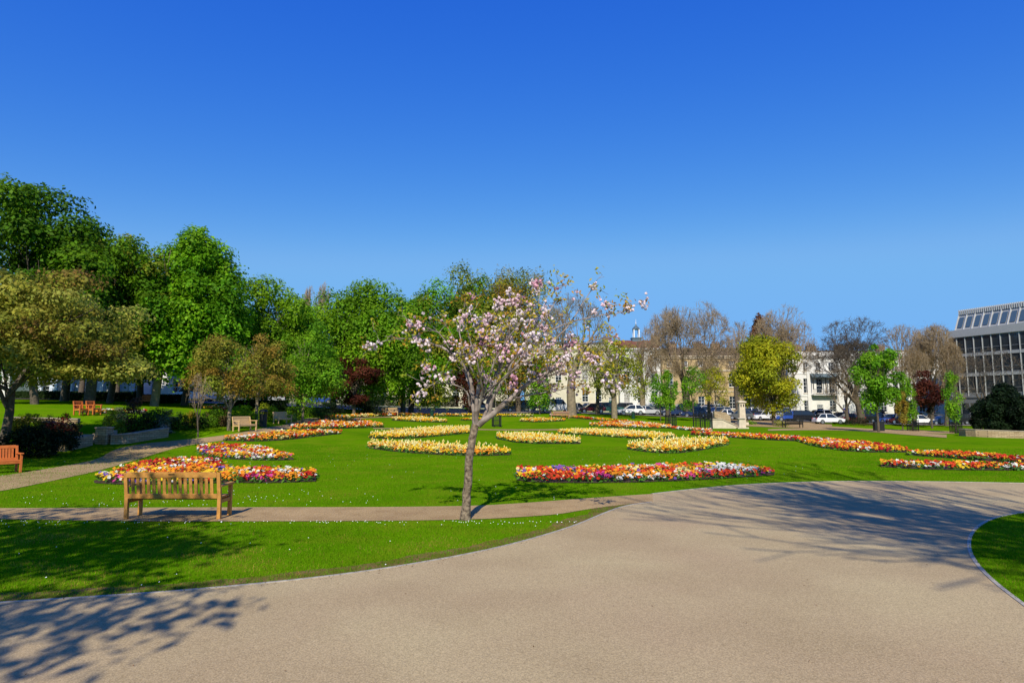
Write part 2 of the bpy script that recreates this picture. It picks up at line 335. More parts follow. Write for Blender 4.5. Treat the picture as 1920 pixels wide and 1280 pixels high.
G2 = [(.14,.33,.008), (.19,.39,.010), (.10,.26,.008)]                  # chestnut green
G3 = [(.19,.36,.012), (.25,.42,.015), (.14,.29,.012)]                     # light green
OL = [(.24,.28,.025), (.29,.29,.03), (.18,.23,.02)]                     # olive
YG = [(.38,.38,.015), (.44,.43,.02), (.28,.31,.015)]                      # yellow green
BR = [(.30,.20,.03), (.27,.25,.03), (.34,.23,.04)]                     # brown green
GO = [(.26,.24,.03), (.34,.33,.04), (.22,.14,.03), (.42,.42,.07), (.24,.26,.03)]     # bronze and yellow
PU = [(.10,.026,.014), (.14,.04,.02), (.07,.018,.012)]                  # copper purple
FR = [(.17,.37,.015), (.22,.42,.018), (.12,.29,.012)]                      # fresh green
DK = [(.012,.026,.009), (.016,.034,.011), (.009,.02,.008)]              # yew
def tree(px, d, top, bot, hw, cols, label, n=9000, size=.2, shape='round', trunk_r=.28, trunk_px=None, lobes=46, bark='bark', seed=0, group=None, name='tree', cx=None, lobe_r=.27, nbr=1, py=None):
    rng = np.random.default_rng(seed + int(px) * 7)
    tp = trunk_px if trunk_px is not None else px
    bx = xat(tp, d); bz = z1(bx, d) - .05; base = np.array([bx, d, bz])
    zt, zb = zat(top, d, px), zat(bot, d, px); rx = hw * d / 1206; cxw = xat(px, d)
    root = empty(name, base, 0, label, 'tree', group)
    c = np.array([cxw, d, (zt + zb) / 2]) - base; rz = (zt - zb) / 2
    h1 = max((zb - bz) + rz * .35, .6)
    S, tips = grow(rng, (0, 0, 0), (c[0] * .05, 0, 1), h1, trunk_r, 3, ang=(25, 55), wig=.05, gravi=.03, first=5)
    S, tips = fit(S, tips, np.zeros(3), rx * .75, (zt - bz) * .9)
    link('trunk', seg_mesh(S, 9, 4, 'trunk'), root, M[bark])
    link('crown', crown_mesh(rng, c, rx, rx * .9, rz, int(n * 2.4), size * 1.12, cols, int(lobes * 1.35), lobe_r, shape), root, M['leaf'])
    return root
def bare_tree(px, d, top, hw, label, trunk_r=.35, lev=6, seed=0, trunk_px=None, buds=0, bud_cols=None, h0=.28, group=None, bark='bark_twig', name='bare_tree', twig=.016, ang=(22, 52), cat='tree', world=None, wig=.1, spray=1):
    rng = np.random.default_rng(seed + int(px) * 13)
    if world is None:
        bx = xat(trunk_px if trunk_px is not None else px, d); bz = z1(bx, d) - .05; zt = zat(top, d, px); rx = hw * d / 1206
    else: bx, d, zt, rx = world; bz = z1(bx, d) - .05
    base = np.array([bx, d, bz]); root = empty(name, base, 0, label, cat, group); Ht = zt - bz
    S, tips = grow(rng, (0, 0, 0), (rng.normal(0, .05), 0, 1), Ht * h0, trunk_r, lev, nch=(2, 4) if lev > 5 else (3, 4), ang=ang, ratio=.78, wig=wig, gravi=.05, first=4)
    S, tips = fit(S, tips, np.zeros(3), rx * 1.12, Ht * 1.1)
    cR, rR = np.array([0, 0, Ht * .56]), np.array([rx, rx, Ht * .44])
    def rnd(p):                                                      # old trees end in an even, rounded outline
        v = (p - cR) / rR; k = np.linalg.norm(v); return p if k < 1 or v[2] < -.5 else cR + v / k * (1 + .25 * (k - 1)) * rR
    S = [(rnd(a), rnd(b), c, d_, l) for a, b, c, d_, l in S]; tips = [(rnd(a), b) for a, b in tips]
    S = [(a, b, max(r0, twig), max(r1, twig * .8), l) for a, b, r0, r1, l in S]
    fine = [s for s in S if s[4] >= lev - 2]; ctr = np.array([0, 0, Ht * .6])
    for s in fine:
        for _ in range(spray):
            p = s[0] + (s[1] - s[0]) * rng.random(); o = p - ctr; o /= np.linalg.norm(o) + 1e-6; dd = o * .7 + rng.normal(0, .55, 3); dd /= np.linalg.norm(dd); q = p + dd * rng.uniform(.25, .9) * rx * .11
            S.append((p, q, twig * .8, twig * .5, lev))
    link('trunk', seg_mesh([s for s in S if s[4] <= 1], 9, 9, 'trunk'), root, M['bark'] if bark == 'bark_twig' else M[bark])
    link('branches', seg_mesh([s for s in S if s[4] > 1], 3, 3), root, M[bark])
    if buds:
        T = np.array([t[0] for t in tips]); i = rng.integers(0, len(T), buds); P = T[i] + rng.normal(0, .35, (buds, 3)); Cc = np.array(bud_cols)[rng.integers(0, len(bud_cols), buds)] * rng.uniform(.7, 1.3, (buds, 1))
        V, Fq = leaves(P, np.zeros((buds, 3)) + [0, 0, .3], .11, rng); tag(link('buds', npmesh('buds', V, Fq, np.repeat(np.clip(Cc, 0, 1), 4, axis=0)), root, M['leaf']), kind='stuff')
    return root
def bush(px, py, d, hw_px, h, cols, label, n=1400, size=.1, name='shrub', seed=0, group=None, world=None, shape='dome', ry=None, flowers=None):
    rng = np.random.default_rng(seed + int(px * 3 + py)); x = xat(px, d) if world is None else world[0]; y = d if world is None else world[1]
    z = z1(x, y); rx = hw_px * d / 1206
    root = empty(name, (x, y, z), 0, label, 'shrub', group)
    S, tips = grow(rng, (0, 0, -.05), (0, 0, 1), h * .3, .03, 2, ang=(30, 60), wig=.1, first=5); S, tips = fit(S, tips, np.zeros(3), rx * .7, h * .8)
    link('stems', seg_mesh(S, 5, 4, 'stems'), root, M['bark'])
    link('foliage', crown_mesh(rng, np.array([0, 0, h * .5]), rx, ry or max(rx * .8, .4), h * .55, n, size, cols, 26, .34, shape), root, M['leaf'])
    return root
# ------------------------------------------------------------------ ground
gx = np.unique(np.concatenate([np.linspace(-1500, -120, 14), np.arange(-120, -60, 2.), np.arange(-60, 90, .6), np.arange(90, 130, 2.), np.linspace(130, 1500, 14)]))
gy = np.unique(np.concatenate([np.linspace(-1000, -20, 10), np.arange(-20, 24, 2.), np.arange(24, 112, .6), np.arange(112, 160, 2.), np.linspace(160, 1500, 14)]))
XX, YY = np.meshgrid(gx, gy); ZZ = np.concatenate([zf(XX[i:i + 20], YY[i:i + 20]) for i in range(0, len(gy), 20)])
nx, ny = len(gx), len(gy); ii = (np.arange(ny - 1)[:, None] * nx + np.arange(nx - 1)[None]).ravel()
me = npmesh('lawn', np.stack([XX, YY, ZZ], 2).reshape(-1, 3), np.stack([ii, ii + 1, ii + nx + 1, ii + nx], 1), smooth=True)
tag(link('lawn', me, None, M['lawn']), kind='structure')
def resample(P, n):
    P = np.asarray(P, float); s = np.r_[0, np.cumsum(np.linalg.norm(np.diff(P, axis=0), axis=1))]; t = np.linspace(0, s[-1], n)
    return np.stack([np.interp(t, s, P[:, k]) for k in range(P.shape[1])], 1)
def smooth_poly(P, it=2):
    P = np.asarray(P, float)
    for _ in range(it):
        Q = [P[0]]
        for a, b in zip(P[:-1], P[1:]): Q += [a * .75 + b * .25, a * .25 + b * .75]
        P = np.array(Q + [P[-1]])
    return P
def strip(name, A, B, m, lift=.012, n=120, k=5, kind='structure'):
    A = resample(smooth_poly(A), n)[:, :2]; B = resample(smooth_poly(B), n)[:, :2]
    t = np.linspace(0, 1, k)[None, :, None]; P = A[:, None] * (1 - t) + B[:, None] * t; z = zf(P[..., 0], P[..., 1]) + lift
    V = np.concatenate([P, z[..., None]], 2).reshape(-1, 3); i = (np.arange(n - 1)[:, None] * k + np.arange(k - 1)[None]).ravel()
    o = link(name, npmesh(name, V, np.stack([i, i + 1, i + k + 1, i + k], 1), smooth=True), None, M[m])
    dn = o.data; 
    if dn.polygons[0].normal.z < 0: dn.flip_normals()
    return tag(o, kind=kind)
def G(*pts): return [gp(a, b)[:2] for a, b in pts]
# main tarred path in the foreground
up_edge = smooth_poly(G((-300,1150),(-100,1138),(0,1130),(200,1118),(400,1103),(600,1083),(750,1062),(900,1035),(1000,1010),(1080,985),(1130,963),(1170,948),(1222,941)), 2)
top_edge = smooth_poly(G((1222,926),(1300,917),(1400,908),(1500,904),(1600,902),(1760,903),(1920,906),(2200,912),(2700,925)), 2)
isl = smooth_poly(G((2600,930),(2150,938),(1990,950),(1920,960),(1870,968),(1835,984),(1818,1005),(1816,1030),(1832,1060),(1868,1095),(1925,1138),(2050,1230),(2300,1450)), 3)
main = np.concatenate([up_edge, top_edge, isl, [[9, 0], [9, -14], [-16, -14], [-16, 5.5]]])
V = np.c_[main, np.full(len(main), .006)]
me = bpy.data.meshes.new('main path'); me.from_pydata(V.tolist(), [], [tuple(range(len(V)))]); me.update()
if me.polygons[0].normal.z < 0: me.flip_normals()
tag(link('main_path', me, None, M['path']), kind='structure')
sp_up = G((-700,953),(-300,953),(0,953),(430,951),(700,951),(870,949),(960,945),(1100,934),(1224,926))
sp_lo = G((-700,972),(-300,972),(0,973),(200,977),(430,978),(860,976),(1000,968),(1050,964),(1100,955),(1160,947),(1224,941))
A = smooth_poly(sp_up); B = smooth_poly(sp_lo); V = np.concatenate([A, B[::-1]]); V = np.c_[V, np.full(len(V), .010)]
me = bpy.data.meshes.new('gravel path'); me.from_pydata(V.tolist(), [], [tuple(range(len(V)))]); me.update()
if me.polygons[0].normal.z < 0: me.flip_normals()
tag(link('gravel_path', me, None, M['path2']), kind='structure')
GRAVEL = V[:, :2]
def edging(name, P, w=.05, lift=.014, h=.03):
    P = resample(P, 160); T = np.gradient(P, axis=0); T /= np.linalg.norm(T, axis=1, keepdims=True); Nn = np.stack([-T[:, 1], T[:, 0]], 1)
    b = MB(); z = lift; n = len(P); v = []
    for p, q in zip(P, Nn):
        a, c = p - q * w / 2, p + q * w / 2; v += [(*a, -.02), (*a, z), (*c, z), (*c, -.02)]
    b.add(v, [(4 * i + j, 4 * i + j + 1, 4 * i + 5 + j, 4 * i + 4 + j) for i in range(n - 1) for j in range(3)])
    return tag(b.build(name, 'edge'), kind='structure')
edging('path_edging', up_edge); edging('path_edging', isl[:-2])
edging('path_edging', top_edge, .05, .018)
# dirt rim between edging and grass
def rim(P, off, w):
    P = resample(P, 160); T = np.gradient(P, axis=0); T /= np.linalg.norm(T, axis=1, keepdims=True); Nn = np.stack([-T[:, 1], T[:, 0]], 1); rg = np.random.default_rng(5)
    a = P + Nn * off; ww = w * (0.5 + np.convolve(rg.uniform(0, 1.2, len(P)), np.ones(7) / 7, 'same'))[:, None]; c = a + Nn * ww
    V = np.concatenate([a, c[::-1]]); V = np.c_[V, np.full(len(V), .004)]
    me = bpy.data.meshes.new('bare soil'); me.from_pydata(V.tolist(), [], [tuple(range(len(V)))]); me.update()
    if me.polygons[0].normal.z < 0: me.flip_normals()
    return tag(link('bare_earth', me, None, M['earth']), kind='structure')
M['earth'] = ground_mat('bare earth', (.22,.13,.06), (.13,.12,.02), (.10,.16,.01), 2, 9, 40, bump=.6)
rim(up_edge, .03, .34)
strip('side_path', G((-500,960),(-200,917),(0,893),(90,879),(180,862),(210,842),(260,832),(330,826),(400,819),(460,811),(520,799),(556,789),(575,784)),
      G((-500,1000),(-200,948),(0,922),(100,901),(200,880),(272,855),(330,838),(400,828),(460,820),(530,807),(575,797),(625,789)), 'path2', .012)
strip('far_path', G((575,784),(640,783),(700,780),(760,781)), G((625,789),(660,786),(705,782.5),(765,783)), 'path2', .03, 60, 3)
strip('cross_path', G((700,802.5),(900,803),(1130,803),(1180,804)), G((700,804),(900,805),(1130,805),(1180,806)), 'path2', .03, 120, 3)
strip('right_path', G((1440,805),(1560,802),(1650,804),(1790,809)), G((1440,807.5),(1600,807.5),(1700,811),(1790,813)), 'path2', .03, 90, 3)
strip('diagonal_path', G((1390,791),(1480,797),(1560,799),(1660,806),(1775,815)), G((1380,798),(1470,802),(1560,804),(1660,812),(1775,821)), 'path2', .034, 90, 3)
strip('planting_ground', G((1340,784),(1400,784),(1480,785),(1560,796)), G((1340,797),(1400,797),(1480,799),(1560,799)), 'path2', .026, 60, 5)
roadc = smooth_poly([(-110,70),(-62,68),(-40,80),(-20,90),(0,99),(25,104),(50,105),(75,104),(130,100)], 3)
T = np.gradient(roadc, axis=0); T /= np.linalg.norm(T, axis=1, keepdims=True); Nn = np.stack([-T[:, 1], T[:, 0]], 1)
strip('road', roadc - Nn * 6, roadc + Nn * 6, 'road', .04, 160, 7)
strip('pavement', roadc - Nn * 8.2, roadc - Nn * 6, 'paving', .12, 160, 3); strip('pavement', roadc + Nn * 6, roadc + Nn * 9, 'paving', .12, 160, 3)
# ------------------------------------------------------------------ grass blades and daisies
def inside(P, poly):
    x, y = P[:, 0], P[:, 1]; c = np.zeros(len(P), bool); j = len(poly) - 1
    for i in range(len(poly)):
        xi, yi = poly[i]; xj, yj = poly[j]
        if yi != yj: c ^= ((yi > y) != (yj > y)) & (x < (xj - xi) * (y - yi) / (yj - yi) + xi)
        j = i
    return c
rng = np.random.default_rng(3)
def blades(n, y0, y1, hgt, wd, pw=1.):
    u = rng.uniform(0, 1, n) ** pw; y = y0 + (y1 - y0) * u; x = rng.uniform(-1, 1, n) * (y * .86 + 1.5); P = np.stack([x, y], 1)
    P = P[~inside(P, main) & ~inside(P, GRAVEL)]; n = len(P); a = rng.uniform(0, 2 * PI, n); h = hgt * rng.uniform(.5, 1.4, n); ww = wd * rng.uniform(.7, 1.3, n)
    z = zf(P[:, 0], P[:, 1]) if y1 > 24 else np.zeros(n); b = np.c_[P, z]; s = np.c_[np.cos(a), np.sin(a), np.zeros(n)] * ww[:, None]; tip = np.c_[rng.normal(0, .35, (n, 2)) * h[:, None], h]
    V = np.stack([b - s, b + s, b + tip], 1).reshape(-1, 3)
    pt = np.sin(P[:, 0] * 1.3 + np.sin(P[:, 1] * 2.1)) * np.sin(P[:, 1] * 1.7 + P[:, 0] * .6) + .4 * np.sin(P[:, 0] * 5.3 + P[:, 1] * 4.1) * np.sin(P[:, 1] * 6.7 - P[:, 0] * 2.2)
    c = np.where((rng.uniform(0, 1, n) < .10 + .7 * np.clip(pt - .25, 0, 1) * (y0 < 12))[:, None], [[.24,.19,.03]], [[.10,.24,.003]]) * (1 + .24 * pt[:, None] * (y0 < 12)) * rng.uniform(.6, 1.4, (n, 1))
    return V, c
Vs, Cs = [], []
for a in ((170000, 5.2, 12.2, .034, .0035, 1.), (120000, 12.0, 22, .034, .005, .9), (60000, 22, 36, .04, .009, .9)):
    V, c = blades(*a); Vs.append(V); Cs.append(np.repeat(c, 3, axis=0))
V = np.concatenate(Vs); tag(link('grass', npmesh('grass', V, np.arange(len(V)).reshape(-1, 3), np.concatenate(Cs)), None, M['blade']), 'short mown green grass blades around the paths', 'grass', kind='stuff')
def daisies():
    P = []
    for i in range(150): x = 2.2 - 12 * rng.random() ** 1.6; P.append((x, gp(500, 979)[1] - abs(rng.normal(0, .2)) - .02 - .01 * max(0, x)))
    for i in range(150): y = rng.uniform(6, 30); P.append((rng.uniform(-.85, .5) * y, y))
    for i in range(160): P.append((rng.normal(-7.5, 2.5), rng.normal(15, 1.2)))
    P = np.array(P); P = P[~inside(P, main) & ~inside(P, GRAVEL)]; b = MB()
    for x, y in P:
        r = rng.uniform(.006, .011); z = z1(x, y) + .04; v = [(x + r * math.cos(t), y + r * math.sin(t), z + .004 * math.sin(t)) for t in np.arange(6) * PI / 3]; b.add(v, [tuple(range(6))])
    tag(b.build('daisies', 'daisy'), 'tiny white daisies scattered in the lawn by the gravel path', 'flowers', kind='stuff')
daisies()
def litter():
    P = resample(up_edge, 900); P = P + rng.normal(0, .10, P.shape) + np.array([0, -.02]); k = rng.random(900) < .55; P = P[k]; Q = np.c_[rng.uniform(-6, 9, 260), rng.uniform(4.5, 18, 260)]; Q = Q[inside(Q, main)]; P = np.concatenate([P, Q]); n = len(P)
    V, Fq = leaves(np.c_[P, np.full(n, .016)], np.zeros((n, 3)) + [0, 0, 1.], .022, rng, .5, .35)
    tag(link('leaf_litter', npmesh('leaf_litter', V, Fq, np.repeat(jit(rng, (.20,.11,.04), n), 4, axis=0)), None, M['leaf']), 'small dry brown leaves lying along the path edge', 'leaves', kind='stuff')
litter()
# ------------------------------------------------------------------ flower beds
WH, YE, OR, RE, MA, PK, VI, CR, DR = (.82,.80,.70), (.85,.55,.02), (.85,.30,.015), (.70,.06,.015), (.35,.015,.02), (.65,.06,.25), (.20,.10,.40), (.86,.74,.28), (.50,.02,.01)
MIX_A = [YE, OR, RE, WH, YE, DR, OR, RE, MA, YE, OR, RE, YE, OR, WH, PK, OR, YE, DR, WH, OR, MA, VI]; MIX_R = [RE, OR, WH, RE, YE, DR, PK, OR, RE, CR, YE, RE, OR, WH, RE, YE, VI]
MIX_T = [OR, RE, YE, OR, CR, OR, DR, WH]; MIX_Y = [YE, OR, CR, YE, OR, CR, YE]; MIX_P = [CR, YE, (.88,.70,.22), OR, YE, OR, YE, (.8,.45,.06)]; MIX_N = [OR, RE, YE, DR, WH, OR, RE, MA, YE]
def flower_bed(top, bot, pal, label, h=.22, tall=0., seed=0, clump=.33, dens=1.0):
    rng = np.random.default_rng(seed)
    bt = G(*bot); tp = []
    ys = np.interp([p[0] for p in top], [p[0] for p in bot], [p[1] for p in bot])
    for (px, py), yb in zip(top, ys):
        d = gp(px, py + 2)[1]; tp.append(gp(px, min(py + h * .9 * 1206 / d, yb - 1.2))[:2])
    A = smooth_poly(tp, 1); B = smooth_poly(bt, 1); poly = np.concatenate([A, B[::-1]]); ctr = poly.mean(0); cz = z1(*ctr)
    lo, hi = poly.min(0), poly.max(0); ar = .5 * abs(np.dot(poly[:, 0], np.roll(poly[:, 1], 1)) - np.dot(poly[:, 1], np.roll(poly[:, 0], 1)))
    d = ctr[1]; sz = .044 + .0006 * d; n = int(min(ar * .9 / (sz * sz * 2.8), 9000) * dens)
    box = (hi - lo).prod(); P = rng.uniform(lo, hi, (int(n * box / ar * 1.1) + 50, 2)); P = P[inside(P, poly)]; n = len(P)
    root = empty('flower_bed', (ctr[0], ctr[1], cz), 0, label, 'flower bed', 'flower beds in the lawn'); O = np.array([*ctr, cz])
    # soil
    m_ = 40; a = resample(A, m_); b_ = resample(B, m_); t = np.linspace(0, 1, 5)[None, :, None]; Q = a[:, None] * (1 - t) + b_[:, None] * t; zz = zf(Q[..., 0], Q[..., 1]) + .02; zz[:, 1:-1] += .05
    i = (np.arange(m_ - 1)[:, None] * 5 + np.arange(4)[None]).ravel()
    so_ = link('soil', npmesh('soil', np.concatenate([Q, zz[..., None]], 2).reshape(-1, 3) - O, np.stack([i, i + 1, i + 6, i + 5], 1)), root, M['soil'])
    z = zf(P[:, 0], P[:, 1]); hh = h * rng.uniform(.35, 1.15, n)
    nc = max(6, int(ar / clump ** 2)); cc = rng.uniform(lo, hi, (min(nc, 600), 2)); ci = rng.integers(0, len(pal), len(cc))
    k = np.concatenate([np.argmin(((P[s:s + 500, None] - cc[None]) ** 2).sum(2), 1) for s in range(0, n, 500)]); own = ci[k]
    sw = rng.uniform(0, 1, n) < .16; own = np.where(sw, rng.integers(0, len(pal), n), own); Cc = np.array(pal)[own] * rng.uniform(.8, 1.12, (n, 1)); Cc = np.clip(Cc, 0, .9)
    # foliage
    nl = int(n * .9); j = rng.integers(0, n, nl); LP = np.c_[P[j] + rng.normal(0, sz, (nl, 2)), z[j] + hh[j] * rng.uniform(.1, .85, nl)] - O
    V, Fq = leaves(LP, np.zeros((nl, 3)) + [0, -.3, .8], sz * 3.2, rng, .4, .6)
    tag(link('foliage', npmesh('foliage', V, Fq, np.repeat(jit(rng, (.10,.24,.03), nl), 4, axis=0)), root, M['leaf']), kind='stuff')
    # flower heads: small ragged cups of five petals
    def heads(P3, Cc, r):
        n = len(P3); ax = np.zeros((n, 3)) + [0, -.35, 1] + rng.normal(0, .45, (n, 3)); ax /= np.linalg.norm(ax, axis=1, keepdims=True)
        T = np.cross(ax, [1., 0, .1]); T /= np.linalg.norm(T, axis=1, keepdims=True); B_ = np.cross(ax, T); k = 5; th = np.arange(10) * 2 * PI / 10
        rr = np.where(np.arange(10) % 2 == 0, 1., .72); ring = T[:, None] * np.cos(th)[None, :, None] * rr[None, :, None] + B_[:, None] * np.sin(th)[None, :, None] * rr[None, :, None]
        V = np.concatenate([P3[:, None], P3[:, None] + ring * r[:, None, None] + ax[:, None] * (r * .35)[:, None, None] * rng.uniform(.4, 1.3, (n, 10, 1))], 1)
        i = np.arange(10); f = np.stack([np.zeros(10, int), 1 + i, 1 + (i + 1) % 10], 1); Fc = (np.arange(n)[:, None, None] * 11 + f[None]).reshape(-1, 3)
        C = np.repeat(Cc[:, None], 11, 1); C[:, 0] *= .6; return V.reshape(-1, 3), Fc, C.reshape(-1, 3)
    V, Fc, C = heads(np.c_[P, z + hh] - O, Cc, sz * rng.uniform(.75, 1.2, n))
    tag(link('blossoms', npmesh('blossoms', V, Fc, C), root, M['petal']), kind='stuff')
    if tall:
        nt_ = int(n * .11); j = rng.integers(0, n, nt_); r = sz * .5; th = np.arange(6) * PI / 3; H0 = z[j] + h * .9 + rng.uniform(0, tall, nt_); hl = rng.uniform(.06, .11, nt_) + .0007 * d
        b0 = np.c_[P[j] + rng.normal(0, .03, (nt_, 2)), H0] - O; up = np.c_[rng.normal(0, .18, (nt_, 2)), np.ones(nt_)] * hl[:, None]
        circ = np.stack([np.cos(th), np.sin(th), np.zeros(6)], 1)
        V = np.concatenate([b0[:, None] + circ[None] * r * .6, (b0 + up * .45)[:, None] + circ[None] * r * 1.15, (b0 + up)[:, None] + circ[None] * r * .35], 1)
        i = np.arange(6); f = np.concatenate([np.stack([i, (i + 1) % 6, 6 + (i + 1) % 6, 6 + i], 1), np.stack([6 + i, 6 + (i + 1) % 6, 12 + (i + 1) % 6, 12 + i], 1)])
        C = np.array([(.86,.70,.20), (.88,.80,.38), YE])[rng.choice(3, nt_, p=[.5, .3, .2])] * rng.uniform(.85, 1.1, (nt_, 1))
        tag(link('tulips', npmesh('tulips', V.reshape(-1, 3), (np.arange(nt_)[:, None, None] * 18 + f[None]).reshape(-1, 4), np.repeat(np.clip(C, 0, .95), 18, axis=0)), root, M['petal']), kind='stuff')
    return root
BEDS = [
 ([(176,893),(230,873),(320,858),(405,858),(425,874),(500,876),(592,880)], [(176,906),(230,909),(320,908),(405,906),(425,905),(500,906),(592,903)], MIX_A, 'mixed red, yellow and white pansy bed right behind the near wooden bench', dict(h=.22)),
 ([(370,833),(430,830),(500,836),(525,848),(550,857)], [(370,850),(400,859),(470,863),(525,863),(550,862)], MIX_A, 'orange and yellow wedge shaped bed just beyond the one behind the near bench', dict(h=.22)),
 ([(418,821),(480,813),(540,806),(590,806),(640,807)], [(418,826),(480,828),(540,825),(590,819),(640,813)], MIX_T, 'orange bed with pointed left tip along the side path below the small wooden bench', dict(h=.25)),
 ([(545,798),(600,786),(650,784),(690,788),(720,796)], [(545,806),(600,804),(650,803),(690,802),(720,801)], MIX_T, 'red and orange tulip bed at the bend of the side path', dict(h=.3)),
 ([(600,783),(660,777),(720,774),(790,775)], [(600,787),(650,784.5),(720,781),(790,779)], MIX_T, 'thin orange bed in front of the pale far bench', dict(h=.3)),
 ([(692,815),(740,807),(800,802),(880,799)], [(692,821),(740,823),(800,820),(880,812)], MIX_P, 'pale yellow bed rising to the right left of the cherry trunk, upper of two', dict(h=.25, tall=.15)),
 ([(690,830),(750,828),(800,830),(880,836),(956,842)], [(690,840),(750,848),(850,854),(900,855),(956,853)], MIX_P, 'pale yellow bed crossing behind the cherry trunk', dict(h=.25, tall=.18)),
 ([(735,784),(780,780),(838,786)], [(735,788),(790,791),(838,792)], MIX_Y, 'short yellow bed right of the pale far bench', dict(h=.25, tall=.1)),
 ([(740,777.5),(860,776),(1000,777)], [(740,779.5),(860,779.5),(1000,781)], MIX_Y, 'far thin yellow strip of flowers behind the cherry tree', dict(h=.3)),
 ([(864,784),(885,783),(905,785)], [(864,788),(885,788),(905,788)], MIX_Y, 'small yellow patch behind the fork of the cherry tree', dict(h=.25)),
 ([(975,784),(1010,782),(1060,786)], [(975,790),(1015,792),(1060,789)], MIX_Y, 'short golden bed right of the iron tree guard behind the cherry', dict(h=.25)),
 ([(1030,776.5),(1100,781),(1180,788)], [(1030,780),(1100,786),(1180,793)], MIX_T, 'thin orange strip leading right from the pinkish far bench', dict(h=.25)),
 ([(1105,794),(1140,789),(1185,788),(1258,795)], [(1105,798),(1150,801),(1190,802.5),(1258,803)], MIX_T, 'red orange lens shaped bed beside the small green bin', dict(h=.25)),
 ([(1252,799),(1290,801),(1335,804)], [(1252,803),(1290,807),(1335,811)], [WH, OR, CR, RE], 'white and orange strip in front of the iron tree guards by the stone ramp', dict(h=.22)),
 ([(932,814),(1000,812),(1088,822)], [(932,823),(980,832),(1088,832)], MIX_P, 'pale yellow bed just right of the cherry trunk, nearer of two', dict(h=.22, tall=.15)),
 ([(1046,807),(1090,804),(1180,807),(1265,815)], [(1046,812),(1130,818),(1200,823),(1265,822)], MIX_Y, 'long golden bed in the middle of the lawn, pale at its left end', dict(h=.25, tall=.1)),
 ([(1176,836),(1230,826),(1300,823),(1366,824)], [(1176,842),(1230,850),(1290,849),(1366,834)], MIX_P, 'pale yellow bed above the large red bed in the right half of the lawn', dict(h=.25, tall=.18)),
 ([(970,876),(1100,875),(1250,870),(1370,868),(1452,884)], [(968,900),(1000,905),(1150,906),(1300,901),(1452,891)], MIX_R, 'large red, white and orange pansy bed beside the foreground path', dict(h=.2, clump=.5)),
 ([(1295,810),(1380,811),(1480,817),(1500,818)], [(1295,815),(1380,821),(1440,825),(1500,827)], MIX_N, 'narrow orange and white ribbon bed running from the stone post to the right', dict(h=.22)),
 ([(1490,820),(1560,822),(1640,829),(1702,841)], [(1490,826),(1530,838),(1600,848),(1702,848)], MIX_N, 'orange and red pointed bed below the diagonal path', dict(h=.22)),
 ([(1700,846),(1780,845),(1850,850),(1925,857)], [(1700,853),(1780,859),(1850,864),(1925,869)], MIX_N, 'orange and dark red bed at the right, farther of the last pair', dict(h=.2)),
 ([(1652,864),(1720,863),(1850,868),(1925,870)], [(1652,875),(1720,880),(1850,882),(1925,882)], MIX_N, 'orange and red bed at the right, nearer of the last pair', dict(h=.2)),
 ([(146,769),(200,767),(250,768),(275,770)], [(146,773),(200,776),(250,775),(275,774)], MIX_T, 'orange and white strip on the raised lawn below the two orange benches', dict(h=.2)),
 ([(378,760.5),(405,760),(432,761)], [(378,766),(405,767),(432,766)], MIX_T, 'small red orange bed on the raised lawn behind the thin sapling', dict(h=.2)),
]
for i, (t_, b_, pal, lab, kw) in enumerate(BEDS): flower_bed(t_, b_, pal, lab, seed=100 + i, **kw)
# ------------------------------------------------------------------ benches
def bench(loc, rz, label, wood='wood', width=1.85, group='wooden park benches', plaque=False, s=1.0):
    W = width / 2; wm = M[wood]; r = empty('park_bench', loc, rz, label, 'bench', group); r.scale = (s, s, s)
    # local front is +y ; backrest at y=0
    for sx in (-1, 1):
        x = sx * W; b = MB(); x0, x1 = min(x, x - sx * .07), max(x, x - sx * .07)
        b.prism([(.03,0),(.10,0),(.09,.42),(.0,.90),(-.06,.90),(.02,.42)], 'x', x0, x1); b.build('rear_leg', wm, r, .006)
        b = MB(); b.box(x0, x1, .50, .57, 0, .62); b.box(x0 + .012, x1 - .012, .09, .50, .30, .37); b.build('front_leg', wm, r, .006)
        b = MB(); b.prism([(.03,.62),(.62,.62),(.64,.645),(.60,.665),(.03,.66)], 'x', x0 - .012, x1 + .012); b.build('armrest', wm, r, .006)
    b = MB(); b.prism([(-.052,.81),(-.008,.81),(-.022,.915),(-.066,.915)], 'x', -W + .07, W - .07); b.prism([(.018,.40),(.058,.40),(.045,.49),(.004,.49)], 'x', -W + .07, W - .07)
    n = 16
    for i in range(n):
        x = -W + .07 + (i + 1) * (2 * W - .14) / (n + 1) ; b.prism([(.015,.47),(.035,.47),(-.024,.83),(-.044,.83)], 'x', x - .031, x + .031)
    b.build('backrest', wm, r, .003)
    b = MB(); b.box(-W + .07, W - .07, .525, .555, .31, .395)
    for i in range(5): y = .09 + i * .095; b.box(-W + .02 if i < 4 else -W + .072, W - .02 if i < 4 else W - .072, y, y + .08, .40, .424)
    b.build('seat', wm, r, .004)
    if plaque:
        b = MB(); b.prism([(-.0575,.855),(-.054,.855),(-.061,.885),(-.0645,.885)], 'x', -.06, .06); b.build('plaque', 'black', r)
    return r
p = gp(320, 974.5); bench((p[0], p[1], .012), 0, 'honey brown slatted bench seen from behind beside the gravel path, nearest of all', 'wood', 1.9, plaque=True)
p = at(4, 893, 22); bench((p[0] - .5, 22, z1(p[0], 22) + .0), math.radians(-128), 'orange wooden bench cut off by the left edge beside the side path', 'wood_o', 1.6)
def place_bench(px, py, rz, label, wood, width=1.5, s=1., d=None):
    p = gp(px, py) if d is None else np.array([xat(px, d), d, z1(xat(px, d), d)]); return bench((p[0], p[1], p[2] + .02), math.radians(rz), label, wood, width, s=s)
